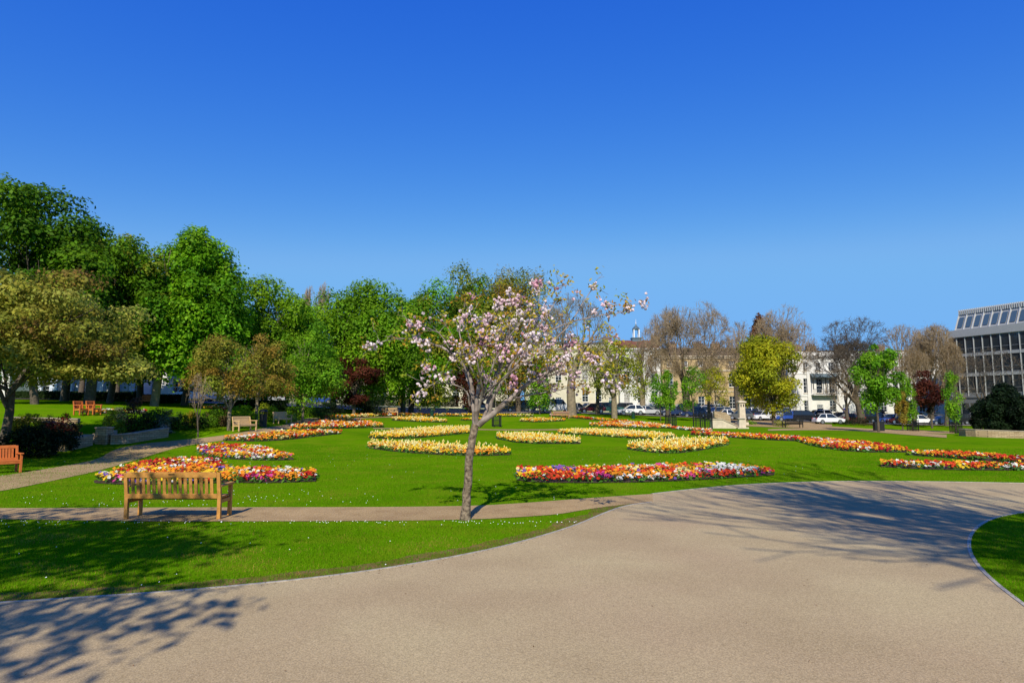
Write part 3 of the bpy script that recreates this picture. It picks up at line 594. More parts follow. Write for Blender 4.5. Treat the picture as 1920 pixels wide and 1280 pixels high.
place_bench(452, 808, -112, 'pale wooden bench left of the black domed bin at the side path', 'wood_p', 1.5)
place_bench(524, 794, -112, 'pale wooden bench right of the black domed bin at the side path', 'wood_p', 1.5)
place_bench(146, 770, -104, 'orange bench on the raised lawn under the trees, left of the pair', 'wood_o', .7, d=42)
place_bench(169, 770, -100, 'orange bench on the raised lawn under the trees, right of the pair', 'wood_o', .7, d=42.5)
place_bench(282, 757, 180, 'orange bench far back under the chestnut tree in front of the white bay house', 'wood_o', 1.6, d=60)
place_bench(731, 778, 0, 'pale bench seen from behind at the far lawn edge, left of the cherry', 'wood_p', 1.9, d=76)
place_bench(1050, 775, 0, 'pinkish brown bench seen from behind in front of the white van', 'wood_r', 2.3, d=82)
place_bench(1490, 802, 12, 'black bench with iron ends beside the diagonal path', 'black', 2.0, s=1.12)
# ------------------------------------------------------------------ bins, tree guards, posts
def round_bin(px, py, label, h=1.25, d=None):
    p = gp(px, py) if d is None else np.array([xat(px, d), d, z1(xat(px, d), d)]); r = empty('litter_bin', p, 0, label, 'bin', 'litter bins'); k = h / 1.25
    MB().lathe([(.27*k,0),(.27*k,.06*k),(.25*k,.07*k),(.27*k,.85*k),(.29*k,.86*k),(.29*k,.9*k)]).build('body', 'black', r, smooth=False)
    MB().lathe([(.29*k,1.02*k),(.29*k,1.08*k),(.24*k,1.18*k),(.13*k,1.24*k),(.02,1.26*k)]).build('hood', 'black', r, smooth=True)
    for x, y in ((.25,0),(-.25,0),(0,.25),(0,-.25)): MB().box(x*k - .03, x*k + .03, y*k - .03, y*k + .03, .9*k, 1.02*k).build('hood_post', 'black', r)
    return r
round_bin(493, 800, 'black round litter bin with domed hood between two pale benches')
round_bin(1187, 786, 'small dark green bin at the far lawn edge left of the stone ramp', 1.0, d=84)
round_bin(810, 777, 'small green bin at the far lawn edge behind the flower strip', 1.0, d=80)
for o in list(bpy.data.objects):
    if o.get('label', '').startswith('small') and 'bin' in o.get('label', ''):
        for c in o.children: c.data.materials.clear(); c.data.materials.append(M['green_paint'])
p = gp(1648, 808); r = empty('litter_bin', p, 0, 'black double square litter bin on the lawn beside the diagonal path', 'bin', 'litter bins')
for sx in (-1, 1):
    MB().box(sx*.27-.25, sx*.27+.25, -.25, .25, .0, .95).build('body', 'black', r, .02)
    MB().box(sx*.27-.26, sx*.27+.26, -.26, .26, 1.0, 1.06, (sx*.27-.2, sx*.27+.2, -.2, .2)).box(sx*.27-.24, sx*.27-.2, -.24, .24, .95, 1.0).box(sx*.27+.2, sx*.27+.24, -.24, .24, .95, 1.0).build('lid', 'black', r, .01)
MB().box(.52, .55, .0, .03, 0, 1.5).build('post', 'black', r)
def guard(px, py, label, h=1.25, w=.38, d=None):
    p = gp(px, py) if d is None else np.array([xat(px, d), d, z1(xat(px, d), d)]); r = empty('tree_guard', p, .3, label, 'tree guard', 'iron tree guards around young trees')
    b = MB()
    for z in (.18, h * .55, h - .12):
        b.box(-w, w, -w - .012, -w + .012, z, z + .05).box(-w, w, w - .012, w + .012, z, z + .05).box(-w - .012, -w + .012, -w, w, z + .002, z + .052).box(w - .012, w + .012, -w, w, z + .002, z + .052)
    for i in range(6):
        t = -w + i * 2 * w / 5
        for x, y in ((t, -w), (t, w), (-w, t), (w, t)): b.box(x - .014, x + .014, y - .014, y + .014, 0, h)
    b.build('bars', 'black', r)
    for x, y in ((-w-.03,-w-.03),(w+.03,-w-.03),(-w-.03,w+.03),(w+.03,w+.03)): MB().box(x - .03, x + .03, y - .03, y + .03, 0, h + .12).build('corner_post', 'black', r)
    return p
g0 = guard(931, 800, 'black iron tree guard on the lawn right behind the cherry trunk')
g1 = guard(1258, 800, 'black iron tree guard around the slim tree left of the stone ramp')
g2 = guard(1318, 806, 'wide black iron tree guard in front of the stone ramp', 1.6, .6)
g3 = guard(1712, 808, 'black iron tree guard around the slender tree right of the double bin')
g4 = guard(1793, 812, 'black iron tree guard beside the curved stone wall at the right', 1.3)
def stone_post(px, d, h, w, label, holes=True):
    x = xat(px, d); r = empty('stone_post', (x, d, z1(x, d)), 0, label, 'post', 'carved stone posts by the ramp')
    b = MB(); b.box(-w*.8, w*.8, -w*.8, w*.8, 0, h*.12); b.box(-w*.5, w*.5, -w*.5, w*.5, h*.12, h*.9, (-w*.42, w*.42, -w*.42, w*.42)); b.build('shaft', 'stone_pale', r, .02)
    MB().box(-w*.62, w*.62, -w*.62, w*.62, h*.9, h*.96).box(-w*.55, w*.55, -w*.55, w*.55, h*.96, h, (-w*.15, w*.15, -w*.15, w*.15)).build('cap', 'stone_pale', r, .02)
    if holes:
        for sx in (-1, 1): MB().box(sx*w*.2 - w*.08, sx*w*.2 + w*.08, -w*.46 - .02, -w*.4, h*.74, h*.84).build('slot', 'black', r)
stone_post(1390, 76, 2.9, .75, 'tall pale stone post with two dark slots behind the ramp')
stone_post(1389, 66, 1.1, .7, 'short pale stone post at the foot of the ramp', False)
p0 = at(1334, 808, 66); x0, x1_, x2_ = xat(1334, 66), xat(1353, 66), xat(1384, 66); zb = z1(x1_, 66)
r = empty('stone_ramp', (x0, 66, zb), 0, 'pale stone ramp wall sloping down to the right towards the short post', 'ramp')
MB().prism([(0,-.1),(x2_-x0,-.1),(x2_-x0,.12),(x1_-x0,.88),(0,.88)], 'y', 0, .5).build('wall', 'stone_pale', r)
MB().prism([(-.05,.88),(x1_-x0,.88),(x2_-x0+.05,.12),(x2_-x0+.05,.22),(x1_-x0+.02,1.0),(-.05,1.0)], 'y', -.06, .56).build('coping', 'coping', r)
MB().prism([(x1_-x0,1.1),(x2_-x0,.4),(x2_-x0,1.2),(x1_-x0+1.2,1.6),(x1_-x0,1.75)], 'y', 2.4, 2.9).build('rear_wall', 'rubble', r)
# walls
def wall(P, h, th, label, m='rubble', cop=True, name='stone_wall', z0=None):
    P = resample(smooth_poly(np.array(P), 2), 24); T = np.gradient(P, axis=0); T /= np.linalg.norm(T, axis=1, keepdims=True); Nn = np.stack([-T[:, 1], T[:, 0]], 1); z = zf(P[:, 0], P[:, 1])
    O = np.array([*P[12], z[12]]); r = empty(name, O, 0, label, 'wall')
    def sw(w_, a, b_, nm, mm):
        v = []
        for p, q, zz in zip(P, Nn, z): l, rr = p - q * w_, p + q * w_; v += [(*l, zz + a), (*l, zz + b_), (*rr, zz + b_), (*rr, zz + a)]
        v = np.array(v) - O; n = len(P); f = [(4*i+j, 4*i+(j+1) % 4, 4*i+4+(j+1) % 4, 4*i+4+j) for i in range(n-1) for j in range(4)] + [(3,2,1,0), (4*n-4,4*n-3,4*n-2,4*n-1)]
        o = MB().add(v, f).build(nm, mm, r); bm = bmesh.new(); bm.from_mesh(o.data); bmesh.ops.recalc_face_normals(bm, faces=bm.faces); bm.to_mesh(o.data); bm.free()
    sw(th / 2, -.25, h, 'stonework', m)
    if cop: sw(th / 2 + .04, h, h + .07, 'coping', 'coping')
    return r
wall([(xat(p_, d_), d_) for p_, d_ in ((1806,66),(1798,63.5),(1803,61),(1830,59.6),(1880,59),(1950,59),(2050,60))], .62, .45, 'low curved rubble stone wall at the right edge of the lawn')
wall([gp(206,832)[:2], gp(240,830)[:2], gp(275,824)[:2], gp(312,818)[:2]], .46, .4, 'shaded low stone retaining wall right of the garden steps')
wall([gp(112,846)[:2], gp(140,840)[:2], gp(166,834)[:2]], .5, .45, 'dark low stone wall left of the garden steps beside the side path')
a_ = np.array([xat(26,38.5),38.5]); b_ = np.array([xat(150,39.5),39.5]); wall([a_, (a_+b_)/2, b_], .2, .45, 'long low wall of flat stones on the raised lawn')
wall([(xat(88,36.5),36.5),(xat(118,36.2),36.2),(xat(142,36.2),36.2)], .55, .6, 'short block of stacked stone behind the red shrubs')
p = gp(194, 831); r = empty('stone_pillar', p, 0, 'square pillar of stacked flat stones at the foot of the garden steps', 'pillar')
MB().box(-.3,.3,-.3,.3,-.2,.82).build('stonework', 'rubble', r); MB().box(-.34,.34,-.34,.34,.82,.9).build('cap', 'coping', r)
p = gp(176, 830); r = empty('garden_steps', p, 0, 'rough stone steps climbing to the raised lawn between walls', 'steps')
for i in range(4): MB().box(-.55,.45,.32*i,.32*i+.36,-.2,.16*(i+1)).build('step', 'coping', r, .02)
# ------------------------------------------------------------------ buildings
WM = {}
def window_mesh(w, h, bars=(2, 3), m='glass', arch=False):
    key = (round(w, 2), round(h, 2), bars, m)
    if key not in WM:
        b = MB(); t = .07; b.box(-w/2, -w/2+t, .10, .17, 0, h); b.box(w/2-t, w/2, .10, .17, 0, h); b.box(-w/2+t, w/2-t, .10, .17, 0, t); b.box(-w/2+t, w/2-t, .10, .17, h-t, h)
        b.box(-w/2+t, w/2-t, .095, .165, h*.5-.03, h*.5+.03)
        for i in range(1, bars[0]): x = -w/2 + w*i/bars[0]; b.box(x-.02, x+.02, .12, .16, t, h-t)
        for i in range(1, bars[1] * 2):
            if i != bars[1]: z = h * i / (2 * bars[1]); b.box(-w/2+t, w/2-t, .122, .158, z-.015, z+.015)
        me = bpy.data.meshes.new('window'); me.from_pydata(b.v, [], b.f); me.materials.append(M['frame'])
        p_ = MB(); p_.add([(-w/2, .15, 0), (w/2, .15, 0), (w/2, .15, h), (-w/2, .15, h)], [(0, 1, 2, 3)]); pm = bpy.data.meshes.new('pane'); pm.from_pydata(p_.v, [], p_.f); pm.materials.append(M[m])
        s = MB(); s.box(-w/2-.12, w/2+.12, -.10, .04, -.12, -.002); sm = bpy.data.meshes.new('sill'); sm.from_pydata(s.v, [], s.f); sm.materials.append(M['stone_pale'])
        WM[key] = (me, pm, sm)
    return WM[key]
def add_window(root, x, z, w, h, y=0., bars=(2, 2), m='glass', sill=True):
    me, pm, sm = window_mesh(w, h, bars, m); o = link('window', me, root); o.location = (x, y, z); link('pane', pm, o)
    if sill: link('sill', sm, o)
def add_door(root, x, z, w, h, mname, y=0.):
    MB().box(x-w/2, x+w/2, y+.12, y+.18, z, z+h).box(x-w*.32, x-w*.06, y+.10, y+.12, z+h*.1, z+h*.4).box(x+w*.06, x+w*.32, y+.10, y+.12, z+h*.1, z+h*.4).box(x-w*.32, x-w*.06, y+.10, y+.12, z+h*.5, z+h*.9).box(x+w*.06, x+w*.32, y+.10, y+.12, z+h*.5, z+h*.9).build('door', mname, root)
def facade(x0, x1, z0, z1_, openings, depth, t=.3):
    """front wall with real openings, plus side, back and top faces"""
    xs = sorted({x0, x1, *[v for o in openings for v in (o[0]-o[2]/2, o[0]+o[2]/2)]}); zs = sorted({z0, z1_, *[v for o in openings for v in (o[1], o[1]+o[3])]}); b = MB()
    for xa, xb in zip(xs[:-1], xs[1:]):
        for za, zb in zip(zs[:-1], zs[1:]):
            cx, cz = (xa+xb)/2, (za+zb)/2
            if not any(abs(cx-o[0]) < o[2]/2 and o[1] < cz < o[1]+o[3] for o in openings): b.add([(xa,0,za),(xb,0,za),(xb,0,zb),(xa,0,zb)], [(0,1,2,3)])
    for cx, z, w, h in openings:
        a, c = cx-w/2, cx+w/2; b.add([(a,0,z),(c,0,z),(c,0,z+h),(a,0,z+h),(a,t,z),(c,t,z),(c,t,z+h),(a,t,z+h)], [(0,4,5,1),(1,5,6,2),(2,6,7,3),(3,7,4,0)])
    b.add([(x0,0,z0),(x1,0,z0),(x1,depth,z0),(x0,depth,z0),(x0,0,z1_),(x1,0,z1_),(x1,depth,z1_),(x0,depth,z1_)], [(1,2,6,5),(2,3,7,6),(3,0,4,7),(4,5,6,7)])
    b.add([(x0+.01,t+.02,z0),(x1-.01,t+.02,z0),(x1-.01,t+.02,z1_-.01),(x0+.01,t+.02,z1_-.01)], [(0,1,2,3)])
    return b
def terrace(pxa, pxb, d, base_z, top_py, label, wallm, rows, pitch, depth=11, doors=(), roof='parapet', roofm='slate', chim=(), cat='building', bands=(), blinds=.15, seed=1, rot=0., porch=None, roof_h=2., name='terrace_house', px_mid=None):
    rng = random.Random(seed); xa, xb = xat(pxa, d), xat(pxb, d); top = zat(top_py, d, (pxa+pxb)/2) - base_z; W = xb - xa
    r = empty(name, ((xa+xb)/2, d, base_z), rot, label, cat); n = max(2, int(W / pitch)); xs = [-W/2 + (i+.5) * W / n for i in range(n)]; ops = []; wins = []
    for ri, (z, w, h) in enumerate(rows):
        for i, x in enumerate(xs):
            if ri == 0 and i in doors: ops.append((x, .15, 1.15, 2.9)); wins.append(('door', x, .15, 1.15, 2.25, doors[i])); continue
            ops.append((x, z, w, h)); wins.append(('win', x, z, w, h, 'glass_w' if rng.random() < blinds else 'glass'))
    facade(-W/2, W/2, -2.5, top, ops, depth).build('wall', wallm, r)
    for k, x, z, w, h, m in wins:
        if k == 'win': add_window(r, x, z, w, h, m=m, bars=(2, 2))
        else: add_door(r, x, z, w, h, m); add_window(r, x, z+h+.02, w, .6, bars=(3, 1), sill=False)
    b = MB()
    for z, hh, pr in bands: b.box(-W/2-.05, W/2+.05, -pr, -.002, z, z+hh)
    if bands: b.build('string_course', 'stone_pale' if wallm != 'stucco' else 'stucco', r)
    b = MB(); b.box(-W/2-.15, W/2+.15, -.45, depth*.05, top, top+.22); b.box(-W/2-.06, W/2+.06, -.25, -.003, top-.3, top-.003); b.build('cornice', 'stone_pale' if wallm != 'stucco' else 'stucco', r)
    if roof == 'pitched':
        MB().prism([(0,top+.23),(depth/2,top+roof_h),(depth,top+.23)], 'x', -W/2, W/2).build('roof', roofm, r)
    else:
        MB().box(-W/2, W/2, .1, .4, top+.221, top+.9).build('parapet', wallm, r); MB().prism([(1,top+.01),(depth/2,top+roof_h),(depth-1,top+.01)], 'x', -W/2+.2, W/2-.2).build('roof', roofm, r)
    for px in chim:
        x = xat(px, d + depth/2) - (xa+xb)/2; rh = top + roof_h
        c = MB().box(x-.85, x+.85, depth/2-.45, depth/2+.45, rh-1.2, rh+.75).box(x-.9, x+.9, depth/2-.5, depth/2+.5, rh+.75, rh+.87).build('chimney', 'brick', r)
        for q in (-.6,-.2,.2,.6): MB().tube((x+q,depth/2,rh+.871),(x+q,depth/2,rh+1.25),.12,.10).build('chimney_pot', 'roof_red', c)
    return r, W, top
M['blue_door'] = mat('blue door', (.01,.02,.22), rough=.35); M['black_door'] = mat('black door', (.01,.01,.012), rough=.35); M['red_door'] = mat('red door', (.55,.02,.015), rough=.4); M['green_door'] = mat('green door', (.01,.07,.04), rough=.4); M['ochre'] = mat('ochre door', (.55,.32,.05), rough=.5)
r, W, top = terrace(1478, 1790, 119, -.4, 668, 'white stucco terrace with a canopied iron balcony and a blue front door', 'stucco', [(1.7,1.15,2.1),(5.2,1.1,2.7),(9.3,1.0,1.5)], 2.35, doors={2:'black_door',4:'blue_door',8:'black_door',12:'black_door'}, chim=(1498,1525,1580,1655,1740), bands=((4.6,.18,.12),(8.7,.15,.1)), roofm='roof_brown', roof_h=1.6)
def lx(px): return xat(px, 119) - (xat(1478,119)+xat(1790,119))/2
bx0, bx1 = lx(1521), lx(1569); bl = MB(); bl.box(bx0, bx1, -1.2, -.003, 4.78, 4.9)
bo = bl.build('balcony', 'stucco', r)
b = MB(); [b.box(bx0+i*(bx1-bx0)/30-.012, bx0+i*(bx1-bx0)/30+.012, -1.17, -1.145, 4.9, 5.85) for i in range(31)]; b.box(bx0, bx1, -1.19, -1.13, 5.85, 5.9); [b.box(x-.06, x+.06, -1.2, -1.08, 5.9, 8.0) for x in (bx0+.06, bx0+1.6, (bx0+bx1)/2, bx1-1.6, bx1-.06)]; b.build('railing', 'black', bo)
MB().prism([(-1.35,8.0),(-.003,8.75),(-.003,8.85),(-.5,8.72),(-1.4,8.12)], 'x', bx0-.1, bx1+.1).build('canopy', 'lead', bo)
for x in (lx(1519), lx(1571)): MB().box(x-.4, x+.4, -.22, -.003, -.5, 9.9).build('pilaster', 'stucco', r)
r, W, top = terrace(1243, 1476, 119.5, .3, 669, 'honey coloured stone terrace with a mossy brown roof between bare trees', 'ashlar', [(1.6,1.2,2.3),(5.6,1.2,2.5),(9.4,1.0,1.1)], 2.6, doors={3:'black_door',7:'green_door'}, roof='pitched', roofm='roof_brown', roof_h=2.2, chim=(1262,1312,1345,1402,1450), bands=((4.7,.2,.12),(8.6,.28,.18)))
terrace(985, 1160, 121, 1.0, 655, 'cream terrace with white window surrounds behind the trees left of the red gabled house', 'cream', [(2.2,1.2,2.2),(5.8,1.2,2.3),(9.2,1.1,1.5)], 2.5, doors={2:'black_door',6:'green_door'}, chim=(1010,1080,1140), bands=((1.6,.25,.2),(5.1,.2,.12)), roofm='slate')
r, W, top = terrace(1163, 1241, 120, .8, 655, 'cream house with a red tiled gable roof', 'stucco', [(2.2,1.2,2.2),(5.8,1.2,2.3),(9.2,1.1,1.5)], 2.4, bands=((1.6,.25,.2),(5.1,.2,.12)), roof='pitched', roofm='roof_red', roof_h=2.4, chim=(1232,), depth=13)
x = xat(1189, 130); r = empty('cupola', (x, 126.5, zat(648,126.5,1189)), 0, 'slim grey open cupola with white finial above the red roof', 'cupola')
MB().box(-.9,.9,-.9,.9,0,1.4).build('base', 'lead', r); MB().box(-1.05,1.05,-1.05,1.05,1.4,1.55).box(-.62,.62,-.62,.62,3.2,3.35).lathe([(.75,3.35),(.6,3.6),(.25,3.9),(.08,4.3)], k=12).build('roof', 'lead', r)
b = MB(); [b.box(sx*.5-.09,sx*.5+.09,sy*.5-.09,sy*.5+.09,1.55,3.2) for sx in (-1,1) for sy in (-1,1)]; b.build('post', 'frame', r); MB().tube((0,0,4.3),(0,0,5.3),.05,.02).lathe([(.03,4.4),(.16,4.5),(.03,4.62)]).build('finial', 'frame', r)
terrace(700, 975, 118, 1.9, 660, 'cream and white villas half hidden behind the chestnuts left of the cherry', 'cream', [(2.0,1.3,2.2),(5.6,1.2,2.2),(9,1.1,1.5)], 3.1, doors={1:'ochre',3:'green_door',6:'black_door'}, chim=(760,900), bands=((4.8,.2,.15),))
terrace(362, 690, 108, 2.7, 650, 'cream terrace with a red front door behind the small brown trees', 'cream', [(1.6,1.2,2.0),(5.2,1.2,2.2),(8.6,1.1,1.5)], 3.0, doors={5:'red_door',9:'black_door'}, chim=(420,560), bands=((4.6,.2,.15),))
r, W, top = terrace(268, 352, 90, 3.2, 640, 'bright white house with tall paned bay windows behind the pale chestnut trunk', 'stucco', [(.8,1.5,2.0),(3.8,1.5,2.2),(7,1.3,1.8)], 2.1, chim=(300,), bands=((3.1,.3,.2),(6.4,.2,.15)))
r, W, top = terrace(20, 266, 88, 3.1, 640, 'long white terrace with tall pilasters, blue shade in its colour, at the left', 'shade_white', [(.9,1.2,2.2),(4.2,1.2,2.2),(7.4,1.1,1.8)], 2.9, bands=((3.6,.3,.3),), blinds=.5)
for i in range(9): x = -W/2 + (i+.02) * W / 8.6; MB().box(x-.3, x+.3, -.7, -.35, -.5, 3.6).build('column', 'shade_white', r)
terrace(-330, 14, 84, 3.0, 630, 'white houses cut off by the left edge behind the bronze tree', 'stucco', [(1.2,1.2,2.2),(4.6,1.2,2.2),(8,1.1,1.6)], 3.2)
# office block at the right
D0 = 105.; X0 = xat(1787, D0); D1 = D0 / 1.106; X1 = xat(1920, D1); dx, dy = X1 - X0, D1 - D0; ln = math.hypot(dx, dy); ang = math.atan2(dy, dx); bay = ln / 7.9; NB = 18
gz = -.9; zc = zat(621, D0, 1787) - gz; r = empty('office_block', (X0, D0, gz), ang, 'modern grey office block with pale vertical fins and a slanted glazed top storey', 'building')
Wd = NB * bay; ft = zc - 1.2; fl = [ft - 3.1, ft - 6.2, ft - 9.4]
MB().box(-.2, Wd, -.25, .2, ft, zc).build('fascia', 'metal_pale', r)
ops = [((i+.5)*bay, z+.45, bay-.12, 2.55) for i in range(NB) for z in fl + [.75]]
facade(0, Wd, 0, ft, ops, 16).build('wall', 'metal', r)
b = MB()
for i in range(NB+1): b = MB(); b.box(i*bay-.035, i*bay+.035, -.09, -.003, fl[2]-.1, ft-.003); b.build('fin', 'fin', r)
_wm = bpy.data.meshes.new('window'); t = MB(); w_ = bay-.12; t.box(-w_/2,-w_/2+.05,.02,.07,0,2.55).box(w_/2-.05,w_/2,.02,.07,0,2.55).box(-w_/2+.05,w_/2-.05,.02,.07,.7,.76); _wm.from_pydata(t.v, [], t.f); _wm.materials.append(M['metal'])
_pm = bpy.data.meshes.new('pane'); _pm.from_pydata([(-w_/2,.05,0),(w_/2,.05,0),(w_/2,.05,2.55),(-w_/2,.05,2.55)], [], [(0,1,2,3)]); _pm.materials.append(M['glass_b'])
for o in ops: q = link('window', _wm, r); q.location = (o[0], 0, o[1]); link('pane', _pm, q)
for z in fl: MB().box(.04, Wd-.04, -.06, -.002, z+3.02, z+3.44).build('spandrel', 'metal_pale', r)
MB().prism([(.9,zc),(2.3,zc+3.0),(14,zc+3.0),(14,zc)], 'x', .6, Wd).build('top_storey', 'metal_pale', r)
for i in range(NB-1):
    x = .75 + i*bay; MB().add([(x+.12,1.0,zc+.5),(x+bay-.42,1.0,zc+.5),(x+bay-.42,1.78,zc+2.25),(x+.12,1.78,zc+2.25)], [(0,1,2,3)]).build('rooflight', 'glass_sky', r)
    MB().prism([(.78,zc+.1),(2.0,zc+2.8),(2.2,zc+2.8),(.98,zc+.1)], 'x', x-.22, x-.1).build('fin', 'fin', r)
b = MB(); [b.box(.6+i*.33, .6+i*.33+.14, 1.9, 2.5, zc+2.7, zc+3.5) for i in range(int((Wd-.8)/.33))]; b.box(.6, Wd, 2.5, 2.6, zc+3.001, zc+3.45); b.build('louvre', 'fin', r)
MB().box(-.05, Wd, -.15, -.003, fl[2]-.35, fl[2]-.1).build('canopy', 'metal', r)
# ------------------------------------------------------------------ cars
CARM = {}
def car_parts(kind):
    if kind in CARM: return CARM[kind]
    Ln, Hh, Wd_ = {'hatch': (4.1,1.48,1.76), 'saloon': (4.5,1.44,1.8), 'suv': (4.5,1.72,1.86), 'van': (4.9,1.98,1.92)}[kind]
    hl = Ln/2; belt = Hh*.60
    prof = {'hatch': [(-hl,.32),(-hl+.02,.62),(-hl+.25,.80),(-hl+1.05,belt),(hl-.25,belt+.03),(hl-.02,.72),(hl,.34)],
            'saloon': [(-hl,.32),(-hl+.02,.60),(-hl+.3,.76),(-hl+1.2,belt),(hl-.9,belt+.02),(hl-.1,.86),(hl,.60),(hl-.02,.32)],
            'suv': [(-hl,.38),(-hl+.02,.75),(-hl+.2,.95),(-hl+1.1,belt),(hl-.12,belt+.03),(hl-.02,.80),(hl,.38)],
            'van': [(-hl,.34),(-hl+.02,.75),(-hl+.2,1.0),(-hl+.9,belt),(hl-.05,belt+.02),(hl,.80),(hl,.34)]}[kind]
    cab = {'hatch': (-hl+1.0,-hl+1.75,hl-.75,hl-.2), 'saloon': (-hl+1.15,-hl+1.95,hl-1.5,hl-.85), 'suv': (-hl+1.05,-hl+1.7,hl-.45,hl-.12), 'van': (-hl+.85,-hl+1.4,hl-.18,hl-.05)}[kind]
    b = MB(); w = Wd_/2
    def loft(pts, rows):                                            # rows: (inset, list of points) across the width
        v = []; n = len(pts)
        for y, k in rows:
            for (x, z) in pts: v.append((x * k, y, z if k == 1 else .3 + (z-.3) * (k*.3+.7)))
        f = [(j*n+i, j*n+(i+1) % n, (j+1)*n+(i+1) % n, (j+1)*n+i) for j in range(len(rows)-1) for i in range(n)] + [tuple(range(n))[::-1], tuple(range((len(rows)-1)*n, len(rows)*n))]
        return v, f
    b.add(*loft(prof[::1], [(-w,.955),(-w+.12,1),(w-.12,1),(w,.955)]))
    x0, x1, x2, x3 = cab; b.add([(x0+.02,-w+.1,belt-.02),(x3-.02,-w+.1,belt-.02),(x3-.02,w-.1,belt-.02),(x0+.02,w-.1,belt-.02),(x1,-w+.26,Hh-.04),(x2,-w+.26,Hh-.04),(x2,w-.26,Hh-.04),(x1,w-.26,Hh-.04)], [(4,5,6,7)])
    b.box(x1, x2, -w+.25, w-.25, Hh-.06, Hh, (x1+.15, x2-.12, -w+.33, w-.33))
    for xm in (x1*.45+x2*.55,):                                      # pillars
        b.add([(xm-.05,-w+.09,belt),(xm+.06,-w+.09,belt),(xm+.06,-w+.25,Hh-.05),(xm-.05,-w+.25,Hh-.05)], [(0,1,2,3)]); b.add([(xm-.05,w-.09,belt),(xm+.06,w-.09,belt),(xm+.06,w-.25,Hh-.05),(xm-.05,w-.25,Hh-.05)], [(3,2,1,0)])
    for s in (-1, 1):
        for xa, xb in ((x0, x1), (x3, x2)):
            q = .07 if xb > xa else -.07; b.add([(xa,s*(w-.092),belt),(xa+q,s*(w-.092),belt),(xb+q,s*(w-.252),Hh-.05),(xb,s*(w-.252),Hh-.05)], [(0,1,2,3)])
    body = bpy.data.meshes.new('body'); body.from_pydata(b.v, [], b.f)
    g = MB(); g.add([(x0,-w+.1,belt),(x3,-w+.1,belt),(x3,w-.1,belt),(x0,w-.1,belt),(x1,-w+.26,Hh-.05),(x2,-w+.26,Hh-.05),(x2,w-.26,Hh-.05),(x1,w-.26,Hh-.05)], [(0,1,5,4),(1,2,6,5),(2,3,7,6),(3,0,4,7)])
    gl = bpy.data.meshes.new('glazing'); gl.from_pydata(g.v, [], g.f); gl.materials.append(M['glass'])
    t = MB().tube((0,-.11,0),(0,.11,0),.32,k=16); ty = bpy.data.meshes.new('tyre'); ty.from_pydata(t.v, [], t.f); ty.materials.append(M['tyre'])
    t = MB().tube((0,-.125,0),(0,.125,0),.2,k=10); ri = bpy.data.meshes.new('rim'); ri.from_pydata(t.v, [], t.f); ri.materials.append(M['rim'])
    t = MB().box(-.04,.04,-.16,.16,-.07,.07); hlm = bpy.data.meshes.new('headlight'); hlm.from_pydata(t.v, [], t.f); hlm.materials.append(M['lamp']); tlm = bpy.data.meshes.new('tail_light'); tlm.from_pydata(t.v, [], t.f); tlm.materials.append(M['tail'])
    CARM[kind] = (body, gl, ty, ri, hlm, tlm, hl, w, belt); return CARM[kind]
PAINT = {}
def car(px, d, kind, colr, label, rz=0, x=None):
    body, gl, ty, ri, hlm, tlm, hl, w, belt = car_parts(kind)
    if colr not in PAINT: PAINT[colr] = mat('car paint', colr, rough=.25, spec=.5, coat=.6)
    xx = xat(px, d); r = empty('parked_car', (xx, d, z1(xx, d) + .05), math.radians(rz), label, 'car', 'cars parked along the street')
    me = body.copy() if not body.materials else body
    if not body.materials: me = body.copy()
    me.materials.clear(); me.materials.append(PAINT[colr]); link('body', me, r); link('glazing', gl, r)
    for sx in (-hl+.8, hl-.8):
        for sy in (-1, 1):
            wh = link('wheel', ty, r); wh.location = (sx, sy*(w-.1), .32); link('rim', ri, wh)
    for sy in (-1, 1):
        o = link('headlight', hlm, r); o.location = (-hl+.05, sy*(w-.3), .66); o = link('tail_light', tlm, r); o.location = (hl-.04, sy*(w-.25), .8)
WHT, SIL, BLK, NAV, BLU, RED, GRY, GRN = (.75,.75,.75), (.42,.43,.45), (.012,.012,.014), (.015,.03,.10), (.02,.06,.28), (.10,.006,.01), (.09,.095,.10), (.02,.09,.07)
